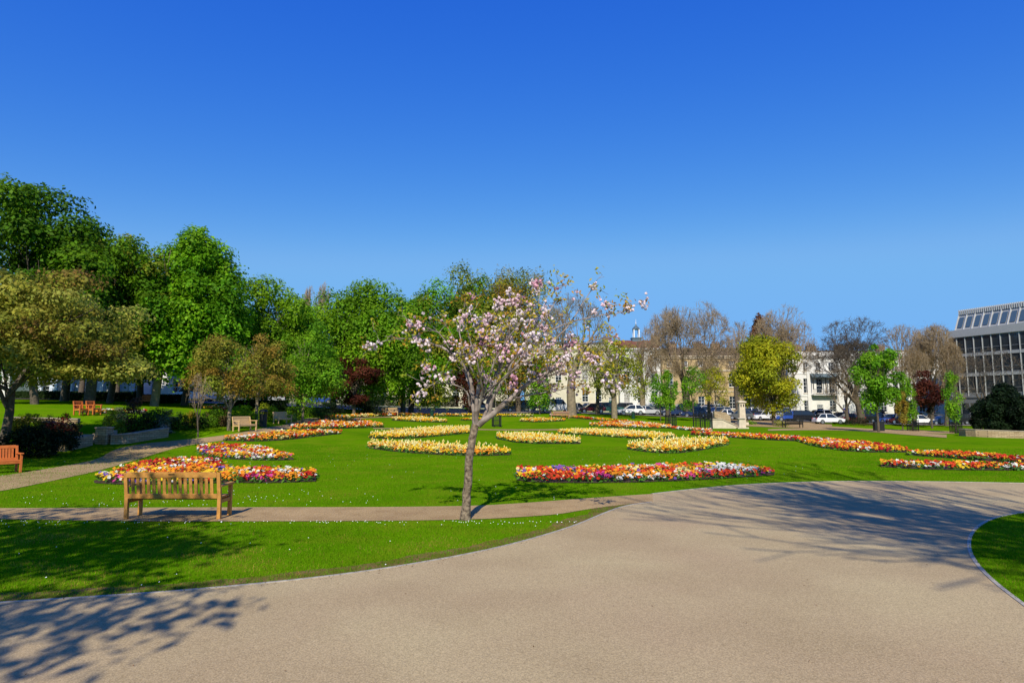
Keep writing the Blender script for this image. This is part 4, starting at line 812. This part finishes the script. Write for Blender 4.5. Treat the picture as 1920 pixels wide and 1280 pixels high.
CARS = [(975,95,'suv',BLK,'black off road car seen from the side behind the cherry branches',0),(1042,97,'van',WHT,'white van behind the pinkish bench',180),(1110,97,'hatch',RED,'dark red hatchback behind the far lawn between white posts',0),
 (1098,108,'saloon',NAV,'dark navy saloon left of the dark red hatchback in the rear row',0),(1143,98,'suv',GRN,'dark teal car half behind the brown tree trunk',180),(1183,96,'hatch',WHT,'white hatchback just left of the silver saloon',0),(1212,98,'saloon',SIL,'silver saloon right of a white hatchback',180),
 (1238,109,'suv',GRY,'grey car in the rear row behind the silver saloon',0),(1258,99,'hatch',NAV,'navy hatchback behind the slim guarded tree',0),(1283,104,'van',BLK,'black van left of the white off road cars',0),(1322,104,'suv',WHT,'white off road car behind the iron guard by the ramp',180),(1345,100,'suv',SIL,'silver grey off road car above the ramp',15),
 (1364,97,'saloon',WHT,'white saloon with its nose behind the dark hatchback near the tall stone post',180),(1384,96,'hatch',GRY,'dark grey hatchback just left of the tall stone post',0),(1407,99,'hatch',NAV,'dark hatchback just right of the tall stone post',30),(1428,97,'hatch',WHT,'white hatchback in front of the yellow green tree',25),(1452,99,'van',SIL,'silver van below the yellow green tree',0),
 (1475,98,'hatch',BLU,'bright blue hatchback left of the black bench',0),(1508,98,'suv',BLK,'black estate car behind the black bench',180),(1533,108,'suv',WHT,'white car in the rear row between the black estate and the blue door',0),(1552,92,'hatch',WHT,'white hatchback with clear side view below the blue door',180),(1590,100,'saloon',RED,'maroon saloon right of the white hatchback',0),(1612,101,'suv',BLK,'black car at the dark bare trunk',0),
 (1640,102,'suv',NAV,'navy car behind the round green tree',180),(1662,101,'hatch',BLU,'bright blue hatchback right of the round green tree',0),(1684,100,'hatch',RED,'red hatchback behind the yellow cypress',0),(1722,99,'hatch',WHT,'white hatchback left of the copper tree',180),(1764,99,'saloon',NAV,'navy saloon right of the copper tree',0),(1572,110,'saloon',GRY,'grey saloon in the rear row under the blue door',0),
 (600,92,'saloon',BLU,'bright blue saloon under the chestnuts left of the purple tree',0),(362,80,'van',WHT,'white van in front of the white bay house',0),(503,88,'hatch',SIL,'silver hatchback right of the second brown tree trunk',30),(895,99,'saloon',SIL,'silver saloon glimpsed beside the cherry fork',0),(455,86,'saloon',GRY,'dark grey saloon between the two brown tree trunks',0),(1015,108,'hatch',GRY,'grey hatchback in the rear row behind the white van',0),
 (1078,99,'saloon',GRY,'grey saloon between the white van and the dark red hatchback',0),(1165,110,'suv',BLK,'black car in the rear row above the white hatchback left of the silver saloon',0),(1300,98,'hatch',NAV,'navy hatchback behind the wide iron guard',0),(1330,111,'van',WHT,'white van in the rear row above the stone ramp',0),
 (1398,109,'suv',WHT,'white off road car in the rear row behind the tall stone post',0),(1440,110,'saloon',BLK,'black saloon in the rear row under the yellow green tree',0),(1492,110,'hatch',SIL,'silver hatchback in the rear row above the black estate',0),(1628,110,'van',BLK,'black van in the rear row behind the navy car',0),
 (1703,108,'suv',BLK,'black off road car behind the slender guarded tree',0),(1748,108,'hatch',GRY,'grey hatchback in the rear row behind the copper tree',0),(1786,101,'suv',BLK,'black off road car at the corner of the office block',0)]
for a in CARS: car(*a)
# ------------------------------------------------------------------ cherry tree
def cherry():
    rng = np.random.default_rng(11); b0 = gp(873, 974); D = b0[1]; O = b0.copy(); root = empty('cherry_tree', O, 0, 'young pink blossoming cherry tree with bare silvery branches beside the gravel path', 'tree')
    W = lambda px, py, o=0.: at(px, py, D + o) - O
    S = []
    def poly(pts, r0, r1, lev):
        P = resample(smooth_poly(np.array(pts), 2), max(6, len(pts) * 3)); P[1:-1] += rng.normal(0, .008, (len(P) - 2, 3)); n = len(P)
        for i in range(n - 1): S.append((P[i], P[i+1], r0 + (r1-r0)*i/(n-1), r0 + (r1-r0)*(i+1)/(n-1), lev))
        return P
    poly([W(873,978), W(875,930), W(880,870), W(884,825), W(891,797)], .088, .074, 0)
    S.append((W(872,979), W(874,950), .12, .088, 0))
    limbs = [
     ([(891,800,0),(887,754,.05),(881,695,.1),(848,664,.1),(824,648,.2),(778,637,.3),(746,633,.3),(700,645,.35)], .05, .007),
     ([(881,760,0),(878,735,-.1),(852,719,-.25),(809,717,-.5),(793,734,-.6)], .02, .006),
     ([(893,795,0),(893,754,-.1),(899,719,-.1),(910,656,-.05),(914,617,0),(925,592,.1),(935,570,.15)], .05, .007),
     ([(897,797,0),(918,781,-.05),(953,750,-.1),(988,719,-.2),(1024,699,-.2),(1055,684,-.1),(1094,672,0),(1152,668,.1)], .065, .008),
     ([(905,789,0),(915,750,.2),(934,703,.4),(977,656,.6),(1004,604,.6),(1012,556,.6),(1013,540,.6)], .04, .006),
     ([(912,785,0),(925,742,-.2),(953,695,-.4),(1012,664,-.5),(1063,617,-.4),(1094,566,-.3),(1113,535,-.3)], .04, .006),
     ([(893,770,0),(885,740,.3),(870,690,.8),(850,630,1.0),(830,600,1.1)], .03, .006),
     ([(895,780,0),(905,740,-.3),(900,690,-.8),(880,640,-1.0),(870,590,-1.0)], .03, .006),
     ([(953,750,-.1),(985,742,.3),(1030,735,.7),(1075,725,.9)], .022, .006),
     ([(988,719,-.2),(1040,700,-.6),(1090,690,-.9),(1130,700,-1.)], .022, .006),
     ([(977,656,.6),(1030,620,.9),(1080,600,1.0),(1130,590,1.0),(1164,588,1.),(1180,576,1.)], .02, .007),
     ([(1012,664,-.5),(1060,650,-.3),(1110,640,0),(1150,632,.1)], .02, .005),
     ([(899,719,-.1),(870,670,-.2),(860,620,-.1),(872,570,0),(885,555,0)], .022, .005),
     ([(934,703,.4),(950,650,.2),(955,600,.1),(960,570,.1),(965,562,.1)], .024, .005),
     ([(910,740,0),(935,715,-.6),(965,690,-1.0),(990,640,-1.2)], .024, .005),
     ([(908,745,0),(930,700,.7),(950,660,1.2),(940,610,1.4)], .024, .005),
     ([(953,695,-.4),(985,640,-.6),(1025,596,-.5),(1045,560,-.4),(1042,540,-.4)], .02, .007),
     ([(848,664,.1),(830,625,0),(790,610,-.1),(770,605,-.1)], .014, .005),
     ([(852,719,-.25),(830,700,-.4),(800,690,-.5)], .01, .005),
     ([(893,760,0),(925,735,.1),(940,690,.3),(925,630,.5),(905,600,.5)], .026, .005),
     ([(896,770,.0),(912,720,-.1),(930,670,-.2),(960,625,-.3),(985,592,-.3),(995,575,-.3)], .028, .005)]
    allP = []
    for pts, r0, r1 in limbs:
        P = poly([W(*q) for q in pts], r0, r1, 1); allP.append(P)
    ends = []
    for P in allP:
        n = len(P)
        for i in range(n // 3, n):
            for _ in range(2 if i < n - 1 else 3):
                if rng.random() < .38: continue
                d = P[min(i+1, n-1)] - P[i-1]; d = d / (np.linalg.norm(d) + 1e-6) + rng.normal(0, .75, 3) + np.array([0, 0, .25]); d /= np.linalg.norm(d); Ln = rng.uniform(.12, .38); q = P[i]; r = .007
                for s in range(3):
                    d = d + rng.normal(0, .22, 3); d /= np.linalg.norm(d); q2 = q + d * Ln / 3; S.append((q, q2, r, r * .75, 2)); r *= .75; q = q2
                    if s and rng.random() < .6:
                        dd = d + rng.normal(0, .7, 3); dd /= np.linalg.norm(dd); q3 = q + dd * rng.uniform(.08, .25); S.append((q, q3, .004, .003, 2)); ends.append(q3)
                ends.append(q)
        ends.append(P[-1])
    big = [s for s in S if s[4] == 0]; link('trunk', seg_mesh(big, 14, 14, 'trunk'), root, M['cherry_bark'])
    link('branches', seg_mesh([s for s in S if s[4] > 0], 7, 4), root, M['cherry_twig'])
    E = np.array(ends); cen = W(970, 640); dist = np.linalg.norm((E - cen) / np.array([1.9, 1.6, 1.0]), axis=1)
    pk = (rng.random(len(E)) < np.where(dist < .7, .36, .18)) | np.array([any(np.linalg.norm(e - P[-1]) < .12 for P in allP) for e in E])
    # pompoms of double blossoms
    PC = []; NN = []; PCc = []
    for e in E[pk]:
        k = rng.integers(5, 13) if rng.random() < .75 else 2; base = np.array([(.84,.62,.69), (.88,.75,.78), (.76,.42,.53)])[rng.choice(3, p=[.42, .50, .08])]
        for _ in range(k):
            c = e + rng.normal(0, .058, 3) + [0, 0, -.04]; m = 14; v = rng.normal(0, 1, (m, 3)); v /= np.linalg.norm(v, axis=1, keepdims=True); PC.append(c + v * .022); NN.append(v); PCc.append(np.clip(base * rng.uniform(.85, 1.12, (m, 1)), 0, .92))
    P = np.concatenate(PC); V, Fq = leaves(P, np.concatenate(NN), .046, rng, .9, .35)
    tag(link('blossoms', npmesh('blossoms', V, Fq, np.repeat(np.concatenate(PCc), 4, axis=0)), root, M['petal']), kind='stuff')
    PC = []; cc = []
    for e in E[rng.random(len(E)) < .72]:
        m = rng.integers(5, 12); PC.append(e + rng.normal(0, .06, (m, 3))); base = np.array([(.52,.40,.03), (.50,.27,.03), (.33,.40,.03), (.42,.40,.03)])[rng.integers(0, 4)]; cc.append(base * rng.uniform(.7, 1.25, (m, 1)))
    P = np.concatenate(PC); V, Fq = leaves(P, np.zeros((len(P), 3)) + [0, -.4, .5], .092, rng, .42, .7)
    link('leaves', npmesh('leaves', V, Fq, np.repeat(np.clip(np.concatenate(cc), 0, 1), 4, axis=0)), root, M['leaf'])
M['cherry_bark'] = mat('cherry bark', (.29,.22,.15), rgb2=(.06,.04,.028), scale=14, bump=.9, bscale=30, detail=6)
M['cherry_twig'] = mat('silvery cherry branch', (.36,.30,.27), rgb2=(.13,.10,.08), scale=5, bump=.3)
cherry()
# ------------------------------------------------------------------ trees in the picture
tree(14, 50, 356, 690, 152, G1, 'tallest dark green tree at the far left rising above the bronze tree', 22000, .27, lobes=80, trunk_r=.3, trunk_px=65, lobe_r=.22)
tree(185, 55, 438, 684, 115, [G1[1], OL[0], G1[0], G1[1], BR[1]], 'dark green tree with brownish top between the tallest tree and the chestnut', 18000, .25, lobes=80, trunk_r=.45, trunk_px=167, lobe_r=.2)
tree(275, 60, 520, 702, 85, G1, 'drooping dark green tree in front of the chestnut at its left', 12000, .23, lobes=60, trunk_r=.3, trunk_px=205)
tree(120, 63, 425, 676, 110, [G1[1], G1[0], OL[2]], 'dark green tree filling the gap behind the tallest one', 16000, .26, lobes=70, trunk_r=.4)
tree(262, 66, 505, 705, 70, [G1[1], G2[2]], 'mid green tree showing between the dark trees and the tall chestnut', 12000, .27, lobes=60, trunk_r=.35)
tree(560, 70, 585, 735, 60, G2, 'low green tree filling the dip below the small bare treetops', 10000, .25, lobes=50, trunk_r=.3)
tree(755, 82, 575, 745, 60, G2, 'green tree low between the high chestnut and the pale house', 10000, .26, lobes=50, trunk_r=.35)
tree(60, 79, 490, 676, 64, G1, 'tree added to shade the long white terrace, first from the left', 9000, .28, lobes=40, trunk_r=.35)  # hidden row added to shade the terrace and fill the canopy
tree(150, 79, 490, 676, 58, G1, 'tree added to shade the long white terrace, second from the left', 9000, .28, lobes=40, trunk_r=.35)
tree(218, 78, 510, 676, 36, G1, 'tree added to shade the long white terrace, third from the left', 8000, .28, lobes=36, trunk_r=.35)
tree(352, 58, 442, 698, 98, G2, 'tall bright green horse chestnut with a narrow top at the left', 20000, .27, lobes=80, shape='cone', trunk_r=.38, trunk_px=289, bark='bark_pale', lobe_r=.3)
tree(405, 64, 560, 712, 85, G2, 'broad green chestnut at the right foot of the tall chestnut', 10000, .25, trunk_r=.35, trunk_px=345)
tree(495, 66, 532, 745, 76, G3, 'light green rounded tree right of the tall chestnut', 14000, .24, lobes=60, trunk_r=.35, lobe_r=.24)
bare_tree(573, 100, 536, 18, 'small bare treetop, left of the pair above the chestnuts', .2, 5, twig=.02)
bare_tree(605, 102, 530, 24, 'wider bare treetop, right of the pair above the chestnuts', .2, 5, twig=.02)
tree(625, 76, 558, 748, 88, G3, 'green chestnut behind the copper purple tree, left of the higher one', 12000, .25, lobes=60, trunk_r=.35)
tree(702, 76, 540, 750, 80, [G3[0], G2[1], G3[2]], 'high rounded green chestnut behind the copper purple tree', 16000, .26, lobes=70, trunk_r=.4, trunk_px=690, lobe_r=.24)
tree(800, 84, 540, 752, 74, [G3[2], OL[0], G2[0]], 'mid green tree above the pale house, left of the cherry', 13000, .27, lobes=60, trunk_r=.4, trunk_px=770)
tree(886, 88, 508, 740, 62, [OL[0], G3[2], OL[2]], 'olive green treetop directly behind the cherry tree', 15000, .26, lobes=60, trunk_r=.4)
tree(972, 92, 510, 745, 76, [OL[0], BR[1], OL[2], BR[0]], 'brownish olive tree behind the right part of the cherry', 15000, .24, lobes=70, trunk_r=.4, lobe_r=.22)
bare_tree(1085, 84, 556, 75, 'bare tree with a thick pale trunk right of the cherry', .65, 6, trunk_px=1073, bark='bark_pale', buds=900, bud_cols=OL, h0=.35)
tree(1155, 84, 640, 745, 58, [OL[0], YG[2], OL[1]], 'sparse yellow green tree on a pale trunk in front of the cream terrace', 2600, .22, trunk_r=.42, trunk_px=1152, bark='bark_pale', lobe_r=.2)
tree(1012, 88, 685, 765, 22, FR, 'small conical green tree in front of the cream terrace', 2200, .2, shape='cone', trunk_r=.12)
tree(46, 31, 520, 712, 184, GO, 'wide bronze and yellow leaved tree at the left edge with a mottled trunk', 19000, .15, shape='dome', lobes=90, trunk_r=.22, trunk_px=8, bark='bark', lobe_r=.17)
tree(415, 41, 632, 738, 66, [BR[1], OL[0], BR[0]], 'small brown green tree beside the side path, left of the pair', 4600, .12, trunk_r=.13, trunk_px=431, bark='bark_pale', lobes=34, lobe_r=.24, shape='dome')
tree(486, 47, 632, 742, 60, BR, 'small brown tree beside the side path, right of the pair', 4600, .13, trunk_r=.13, trunk_px=482, bark='bark_pale', lobes=34, lobe_r=.24, shape='dome')
bare_tree(374, 38, 700, 22, 'thin leafless sapling left of the small brown trees', .05, 4, twig=.008, h0=.4, spray=0)
tree(585, 55, 612, 758, 56, [FR[2], G3[0], FR[0]], 'fresh green young tree on a slim trunk at the path junction', 6000, .16, shape='cone', trunk_r=.11, trunk_px=568, bark='bark_pale')
tree(664, 72, 668, 755, 46, PU, 'copper purple tree in front of the green chestnuts', 6000, .17, trunk_r=.2, lobes=30)
tree(878, 86, 690, 762, 30, PU, 'small purple tree just behind the cherry trunk', 2500, .18, trunk_r=.14)
bare_tree(1288, 98, 562, 84, 'great bare plane tree with a broad round crown in front of the honey terrace', .65, 7, twig=.02, buds=2600, bud_cols=[(.20,.13,.06),(.16,.11,.05),(.12,.14,.03)], h0=.3)
bare_tree(1205, 98, 640, 28, 'pollarded tree with an ivy brown trunk beside the red gabled house', .5, 5, bark='bark_pale', buds=900, bud_cols=BR, h0=.5)
bare_tree(1385, 103, 600, 46, 'bare tree between the broad plane and the yellow green tree', .4, 6, twig=.02, buds=1200, bud_cols=[(.18,.12,.05)])
bare_tree(1478, 108, 576, 66, 'bare tree rising behind the yellow green tree', .5, 7, twig=.022, buds=800, bud_cols=[(.18,.12,.05)])
tree(1430, 114, 593, 700, 22, [(.24,.10,.03), (.18,.08,.03)], 'rusty brown conifer tip above the yellow green tree', 3000, .3, shape='cone', trunk_r=.3)
tree(1442, 78, 634, 768, 58, YG, 'bright yellow green dense tree in front of the terraces', 11000, .22, lobes=42, trunk_r=.25, trunk_px=1450, lobe_r=.24)
bare_tree(1618, 97, 600, 88, 'bare spreading tree with a dark leaning trunk before the white terrace', .6, 7, twig=.02, buds=1600, bud_cols=[(.20,.13,.05),(.16,.12,.05)], trunk_px=1614, bark='bark')
tree(1645, 64, 652, 765, 44, FR, 'round fresh green tree standing above the double bin', 5200, .2, shape='round', trunk_r=.13, lobes=26, lobe_r=.27)
bare_tree(1745, 99, 606, 54, 'bare tree with brown buds left of the office block', .45, 7, twig=.02, buds=5200, bud_cols=[(.24,.15,.05),(.20,.12,.04)])
bare_tree(1700, 106, 612, 50, 'bare brown tree rising over the right end of the white terrace', .45, 6, twig=.022, buds=2500, bud_cols=[(.22,.14,.05)])
tree(1745, 88, 696, 772, 34, PU, 'dark copper tree left of the office block', 3000, .19, trunk_r=.15, lobes=22)
for i, (px_, d_, top_, hw_, bd, tpx, cl, lab_) in enumerate([(1252,94,655,42,3800,1250,[(.26,.17,.05),(.20,.15,.04)],'brown budding tree in front of the left end of the honey terrace'),
 (1330,92,672,36,2600,1332,[(.24,.20,.04),(.22,.15,.05)],'golden brown budding tree before the middle of the honey terrace'),(1588,95,676,34,3200,1590,[(.26,.16,.05),(.20,.13,.04)],'brown budding tree just right of the canopied balcony'),
 (1712,94,650,46,5200,1708,[(.27,.17,.05),(.22,.14,.04)],'brown budding tree behind the copper tree and cypress'),(1772,96,640,34,4200,1770,[(.26,.17,.05),(.20,.13,.05)],'brown budding tree touching the left corner of the office block'),
 (1120,92,640,50,2200,1118,[(.26,.26,.05),(.2,.2,.05)],'olive budding tree in front of the cream terrace')]):
    bare_tree(px_, d_, top_, hw_, lab_, .3, 6, buds=bd, bud_cols=cl, seed=60 + i, h0=.3, spray=1, name='budding_tree')
bare_tree(1850, 84, 650, 60, 'bare branching tree standing for the brown reflection in the office windows', .25, 6, twig=.014, bark='bark')  # brown reflection in the office glass, modelled as an added tree
for i, (px, d, t_, b_, hw, cols, lab, gg) in enumerate([
  (1238,80,700,762,26,FR,'young fresh green tree left of the slim guarded one',None),(1258,None,695,765,14,FR,'slim young tree inside the iron guard left of the ramp',g1),
  (1300,82,688,768,24,[FR[2],G2[1]],'narrow bright green tree above the ramp guard',None),(1342,86,690,760,30,YG,'airy yellow green young tree left of the tall stone post',None),
  (1703,None,706,790,15,FR,'slender young green tree inside the guard right of the double bin',g3),(1791,None,698,792,16,FR,'slender young green tree inside the guard by the curved wall',g4)]):
    if gg is not None: d = gg[1]
    tree(px, d, t_, b_, hw, cols, lab, 1500, .16, shape='column', trunk_r=.07, lobes=13, lobe_r=.3, trunk_px=None if gg is None else 960 + gg[0]*1206/d, group='young trees on the lawn')
tree(1690, 76, 735, 792, 11, [(.35,.24,.03), (.30,.26,.04)], 'small yellow cypress behind the lawn right of the double bin', 2200, .14, shape='column', trunk_r=.08)
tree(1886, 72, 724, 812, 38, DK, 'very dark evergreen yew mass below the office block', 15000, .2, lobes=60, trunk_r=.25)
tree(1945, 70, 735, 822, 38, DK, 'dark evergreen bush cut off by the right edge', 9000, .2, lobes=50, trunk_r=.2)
tree(1838, 80, 754, 806, 17, DK, 'low dark evergreen left of the yew mass', 5000, .18, lobes=40, trunk_r=.12)
# trees outside the frame whose shadows fall into it
tree(0, -1.5, 0, 0, 0, G2, '', 0) if False else None
def shade_leafy(x, y, r, zc, rz, n, label, seed):
    rng = np.random.default_rng(seed); root = empty('tree', (x, y, 0), 0, label, 'tree')
    S, tips = grow(rng, (0,0,0), (0,0,1), 4.5, .3, 4, ang=(25,55), wig=.06, first=5); S, tips = fit(S, tips, np.zeros(3), r*.9, zc+rz*.85); link('trunk', seg_mesh(S, 9, 4, 'trunk'), root, M['bark'])
    link('crown', crown_mesh(rng, np.array([0,0,zc]), r, r, rz, n, .19, G2, 120, .15), root, M['leaf'])
shade_leafy(-10.9, -2.6, 6.0, 8.0, 2.6, 24000, 'leafy tree behind the camera shading the left lawn', 5)
shade_leafy(-22, 17, 4.2, 8.6, 3.2, 16000, 'leafy tree left of the frame shading the side path', 6)
def shade_bare(x, y, nl, seed, label):
    rng = np.random.default_rng(seed); root = empty('bare_tree', (x, y, 0), 0, label, 'tree'); S = []
    S.append((np.zeros(3), np.array([.1,.1,5.]), .32, .24, 0)); S.append((np.array([.1,.1,5.]), np.array([0,.1,8.6]), .24, .17, 0)); tips = []
    for k in range(nl):
        low = k % 5 < 2; a = math.radians(rng.uniform(198, 240) if low else rng.uniform(100, 200)); dd = np.array([math.cos(a), math.sin(a) * .9, rng.uniform(.3, 1.0)])
        s, t = grow(rng, (0, .1, rng.uniform(6.2, 7.4) if low else rng.uniform(6.0, 8.8)), dd / np.linalg.norm(dd), rng.uniform(2.2, 3.1), .05, 4, nch=(2,3), ang=(10,28), ratio=.78, wig=.05, gravi=.05, curve=3); S += s; tips += t
    S = [(a, b, max(c, .022), max(d, .018), l) for a, b, c, d, l in S]
    link('trunk', seg_mesh([s for s in S if s[4] == 0], 9, 4, 'trunk'), root, M['bark']); link('branches', seg_mesh([s for s in S if s[4] > 0], 6, 4), root, M['bark'])
shade_bare(9.8, .4, 22, 21, 'bare tree outside the frame at the right shading the upper part of the path')
shade_bare(11.6, -3.4, 17, 34, 'bare tree outside the frame at the right shading the grass island and nearer path')
# ------------------------------------------------------------------ shrubs
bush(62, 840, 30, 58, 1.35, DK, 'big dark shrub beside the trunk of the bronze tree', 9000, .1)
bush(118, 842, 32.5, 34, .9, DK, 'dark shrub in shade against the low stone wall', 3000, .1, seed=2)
bush(62, 808, 35.5, 30, 1.1, [(.38,.34,.02), (.28,.28,.02)], 'yellow shrub above the big dark one', 2500, .09)
bush(112, 800, 35, 28, 1.35, [(.22,.05,.03), (.14,.03,.02), (.2,.12,.05)], 'reddish brown shrub in front of the stacked stone block', 2600, .09)
bush(206, 800, 38, 8, 1.2, [(.50,.42,.02), (.42,.38,.03)], 'narrow upright yellow shrub beside the stone pillar', 900, .08, shape='column')
bush(228, 806, 38, 14, .7, [(.35,.42,.03), (.3,.38,.03)], 'low lime green shrub behind the shaded wall', 1200, .08)
bush(254, 800, 38.5, 20, 1.9, [(.09,.04,.025), (.12,.06,.03), (.10,.10,.03)], 'dark bronze upright shrub above the shaded wall', 2600, .09, shape='column')
bush(292, 808, 39, 28, 1.3, [G1[0], (.05,.10,.02)], 'dark green rounded shrub right of the bronze shrub', 3000, .1)
bush(320, 806, 40, 18, 1.1, [(.10,.15,.05), (.2,.2,.12)], 'grey green shrub dotted with pale blooms near the shaded wall', 1600, .09)
bush(362, 800, 41, 18, 1.0, [(.45,.30,.02), (.3,.28,.03)], 'orange yellow shrub behind the thin sapling', 1600, .08)
bush(392, 800, 42, 22, .9, [G1[1], G3[2]], 'green shrub between the sapling and the left brown tree', 1800, .09)
bush(418, 800, 43, 14, 1.2, [(.12,.06,.03), G1[0]], 'dark brown shrub beside the left brown tree trunk', 1300, .09)
bush(462, 792, 46, 22, 1.25, [G3[0], G2[0]], 'arching green shrub behind the pale bench left of the bin', 2200, .1)
bush(495, 780, 52, 16, 1.3, [(.42,.46,.02), (.35,.42,.03)], 'round lime yellow shrub behind the domed bin', 1800, .1)
bush(540, 786, 54, 20, 1.1, [G3[1], (.2,.3,.08)], 'pale green leafy shrub behind the pale bench right of the bin', 1600, .1)
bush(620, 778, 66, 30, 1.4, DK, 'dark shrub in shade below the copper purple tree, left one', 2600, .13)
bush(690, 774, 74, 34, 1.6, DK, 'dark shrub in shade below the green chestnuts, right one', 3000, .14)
bush(1408, 792, 78, 10, .5, [G3[0]], 'small low green plant right of the tall stone post', 500, .1)
bush(1462, 795, 74, 14, .7, [OL[0], YG[2]], 'low olive plant left of the black bench', 800, .1)
bush(1600, 790, 92, 34, 1.0, [(.09,.05,.03), DK[1]], 'low brown hedge below the maroon car', 2500, .13)
EXTRA = [(30,806,35,22,.9,[(.40,.36,.03),(.2,.22,.03)],'olive yellow shrub tight beside the bronze tree trunk'),(140,812,35.5,20,.9,[(.16,.10,.04),(.10,.14,.03)],'brown green plant between the red shrub and the garden steps'),
 (222,796,41,22,.8,[G3[0],(.2,.22,.1)],'loose green plants above the stone pillar'),(275,812,38,22,1.1,[DK[1],G1[2]],'black green shrub overhanging the shaded wall'),(305,812,38.5,20,1.0,[(.12,.16,.08),(.3,.3,.25)],'pale flecked shrub at the right end of the shaded wall'),
 (340,808,40,22,1.0,[G1[2],(.06,.1,.03)],'dark green shrub left of the thin sapling'),(376,806,41,20,.9,[DK[1],G1[2]],'low dark shrub at the foot of the thin sapling'),(404,802,42.5,22,1.1,[G1[0],(.12,.08,.03)],'dark shrub behind the left brown tree trunk'),
 (440,796,45,20,1.2,[G3[2],G2[0]],'leafy green shrub between the two brown tree trunks'),(515,788,52,16,1.2,[G1[1],G3[2]],'green shrub directly right of the domed bin'),(556,784,56,20,1.1,[DK[1],G1[2]],'dark shrub near the slim fresh green tree'),(596,782,60,24,1.1,[DK[1],G1[2]],'dark shrub right of the slim fresh green tree')]
for q in EXTRA: bush(*q[:6], q[6], 2200, .09)
# dark clipped hedges at the left houses; nearer ones stand in for shade
for i, (pa, pb, dd, hh, lab) in enumerate([(20,130,68,.8,'low hedge and dark shade band at the back of the raised lawn, left length'),(134,240,67,.8,'low hedge and dark shade band at the back of the raised lawn behind the orange benches'),(244,345,67,.8,'low hedge and dark shade band at the back of the raised lawn below the white bay house'),(430,540,66,.9,'low hedge and dark shade band behind the pale benches and the domed bin'),(60,262,82,.9,'dark leafy band standing for the shade below the long white terrace'), (352,420,88,1.4,'low dark hedge right of the white bay house'), (500,640,96,1.7,'green hedge below the red front door'), (640,860,104,1.5,'long dark hedge in front of the villas left of the cherry'), (930,985,108,1.4,'dark hedge left of the cream terrace')]):
    xa, xb = xat(pa, dd), xat(pb, dd); rng = np.random.default_rng(50+i); xc = (xa+xb)/2; zc = z1(xc, dd); n = int((xb-xa)*1500)
    r = empty('hedge', (xc, dd, zc), 0, lab, 'hedge'); P = rng.uniform(-1, 1, (n, 3)) * [(xb-xa)/2, .6, hh/2]; P[:, 2] += hh/2; ax = rng.integers(0, 3, n); P[ax == 1, 1] = -.6 + rng.normal(0, .05, (ax == 1).sum()); P[ax == 2, 2] = hh + rng.normal(0, .06, (ax == 2).sum())
    V, Fq = leaves(P, np.zeros((n, 3)) + [0, -.5, .5], .16, rng); link('foliage', npmesh('foliage', V, Fq, np.repeat(jit(rng, (.03,.06,.012) if 'red front' not in lab else (.05,.10,.02), n), 4, axis=0)), r, M['leaf'])
